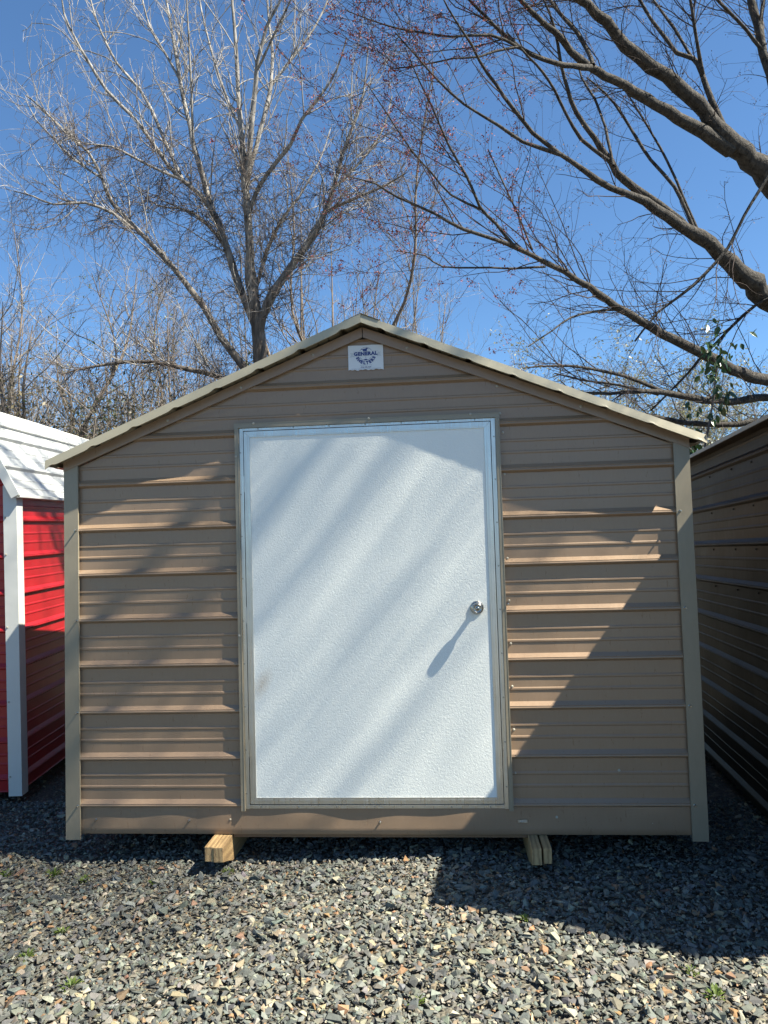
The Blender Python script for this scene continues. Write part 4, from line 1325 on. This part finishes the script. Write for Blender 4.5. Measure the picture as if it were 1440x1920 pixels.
brush('undergrowth', -160, 340, 12.5, 19, 660, 400, 60, 'tangled brown undergrowth twigs behind the white roof', (M_TWIG_BROWN, M_LEAF_BROWN), 19000, .034)
brush('undergrowth', 250, 660, 12.5, 18, 620, 210, 61, 'dark undergrowth twigs around the big pale trunk', (M_TWIG_BROWN, M_LEAF_EVER), 4200, .034)
brush('undergrowth', 1000, 1500, 14, 20, 760, 150, 62, 'pale undergrowth twigs behind the dark shed', (M_TWIG_PALE, M_LEAF_PALE), 6500, .040)

brush('undergrowth', -160, 420, 13.5, 19, 730, 120, 63, 'low olive green undergrowth twigs along the foot of the thicket', (M_TWIG_BROWN, M_LEAF_EVER), 9000, .036)

# ---- leafy vine on the right
vb = at(1330, 1000, 6.6); vb[2] = 0
vine = empty('leafy_vine', tuple(vb))
tag(vine, 'climbing vine with large dark green leaves above the dark shed roof', 'vine')
rs = np.random.default_rng(77)
vpts = [(1322, 980), (1318, 860), (1330, 800), (1338, 740), (1345, 690), (1350, 650)]
P, R = resample([vb + np.array([0, 0, -.03])] + [at(x, y, 6.6) for x, y in vpts], [.014, .012, .010, .009, .008, .006, .004], .15, .5, rs)
limb_obj('stem', P - vb, R, M_VINE, vine, 5)
q = sprout([(P[None, len(P) // 2:], R[None, len(P) // 2:])], 26, rs, (.15, .42), (.6, 1.3), .1, .6, 5, .5, .002, .004, 0.0)
twig_obj('vine_shoots', [(q[0] - vb, q[1])], M_VINE, vine)
# one leaf mesh: pointed oval with a folded midrib
lv = [(0, 0, 0), (.014, .012, .004), (.020, .030, .005), (.012, .052, .002), (0, .070, -.004), (-.012, .052, .002), (-.020, .030, .005), (-.014, .012, .004), (0, .030, -.002)]
lfm = bpy.data.meshes.new('leaf'); lfm.from_pydata(lv, [], [(0, 1, 8), (1, 2, 8), (2, 3, 8), (3, 4, 8), (4, 5, 8), (5, 6, 8), (6, 7, 8), (7, 0, 8)]); lfm.materials.append(M_LEAF)
spots = q[0][:, [2, 3, 4]].reshape(-1, 3)
for k in range(210):
    c = spots[rs.integers(0, len(spots))] - vb + rs.normal(size=3) * .03
    o = link('leaf', lfm, vine, loc=tuple(c))
    o.rotation_euler = (rs.uniform(-2.4, -0.6), rs.uniform(-.7, .7), rs.uniform(0, 6.28)); s = rs.uniform(.7, 1.35); o.scale = (s, s, s)
# a second cluster by the roof corner
P2, R2 = resample([at(1322, 900, 6.6), at(1305, 850, 6.5), at(1290, 835, 6.4), at(1262, 812, 6.3)], [.008, .007, .006, .004], .1, .4, rs)
limb_obj('stem', P2 - vb, R2, M_VINE, vine, 5)
for k in range(85):
    c = P2[rs.integers(0, len(P2))] - vb + rs.normal(size=3) * np.array([.10, .06, .07])
    o = link('leaf', lfm, vine, loc=tuple(c))
    o.rotation_euler = (rs.uniform(-2.4, -0.6), rs.uniform(-.7, .7), rs.uniform(0, 6.28)); s = rs.uniform(.7, 1.3); o.scale = (s, s, s)

# ------------------------------------------------------------------ weeds in the gravel
weeds = [(102, 1634, .050, 'bright green weed tuft below the left corner of the tan shed'),
         (157, 1643, .040, 'thin weed tuft just right of the bright tuft at the left corner'),
         (8, 1640, .040, 'green weed at the left photo edge near the shadow'),
         (287, 1652, .030, 'low yellowish weed left of the skid shadow'),
         (428, 1634, .035, 'weed beside the sunlit wooden skid'),
         (117, 1742, .034, 'small yellow green weed in the left gravel, middle distance'),
         (50, 1790, .036, 'small dull weed low at the left of the gravel'),
         (132, 1846, .040, 'weed nearest the bottom left of the gravel'),
         (780, 1872, .036, 'grassy weed at the bottom centre of the gravel'),
         (1294, 1818, .034, 'small weed right of centre in the sunlit gravel'),
         (1342, 1868, .042, 'weed nearest the bottom right of the gravel'),
         (985, 1730, .030, 'sparse weed just below the edge of the big shadow')]
for k, (px, py, s, lab) in enumerate(weeds):
    rs = np.random.default_rng(300 + k)
    p = onz(px, py, 0.0); p[2] = gz(p[0], p[1])
    m = MB()
    for j in range(34):
        a = rs.uniform(0, 6.28); l = s * rs.uniform(.45, 1.1); el = rs.uniform(.25, 1.25); w = s * .07 * rs.uniform(.7, 1.6)
        b0 = np.array([math.cos(a), math.sin(a), 0]) * s * rs.uniform(0, .45)
        dv = np.array([math.cos(a) * math.cos(el), math.sin(a) * math.cos(el), math.sin(el)])
        sd_ = np.array([-math.sin(a), math.cos(a), 0]) * w
        mid = b0 + dv * l * .55; tip = b0 + dv * l + np.array([0, 0, -l * .2])
        m.add([b0 - sd_ * .5, b0 + sd_ * .5, mid + sd_, tip, mid - sd_], [(0, 1, 2, 3, 4)])
    o = m.build('weed_tuft', M_WEED); o.location = tuple(p)
    tag(o, lab, 'weed', 'weeds growing in the gravel')
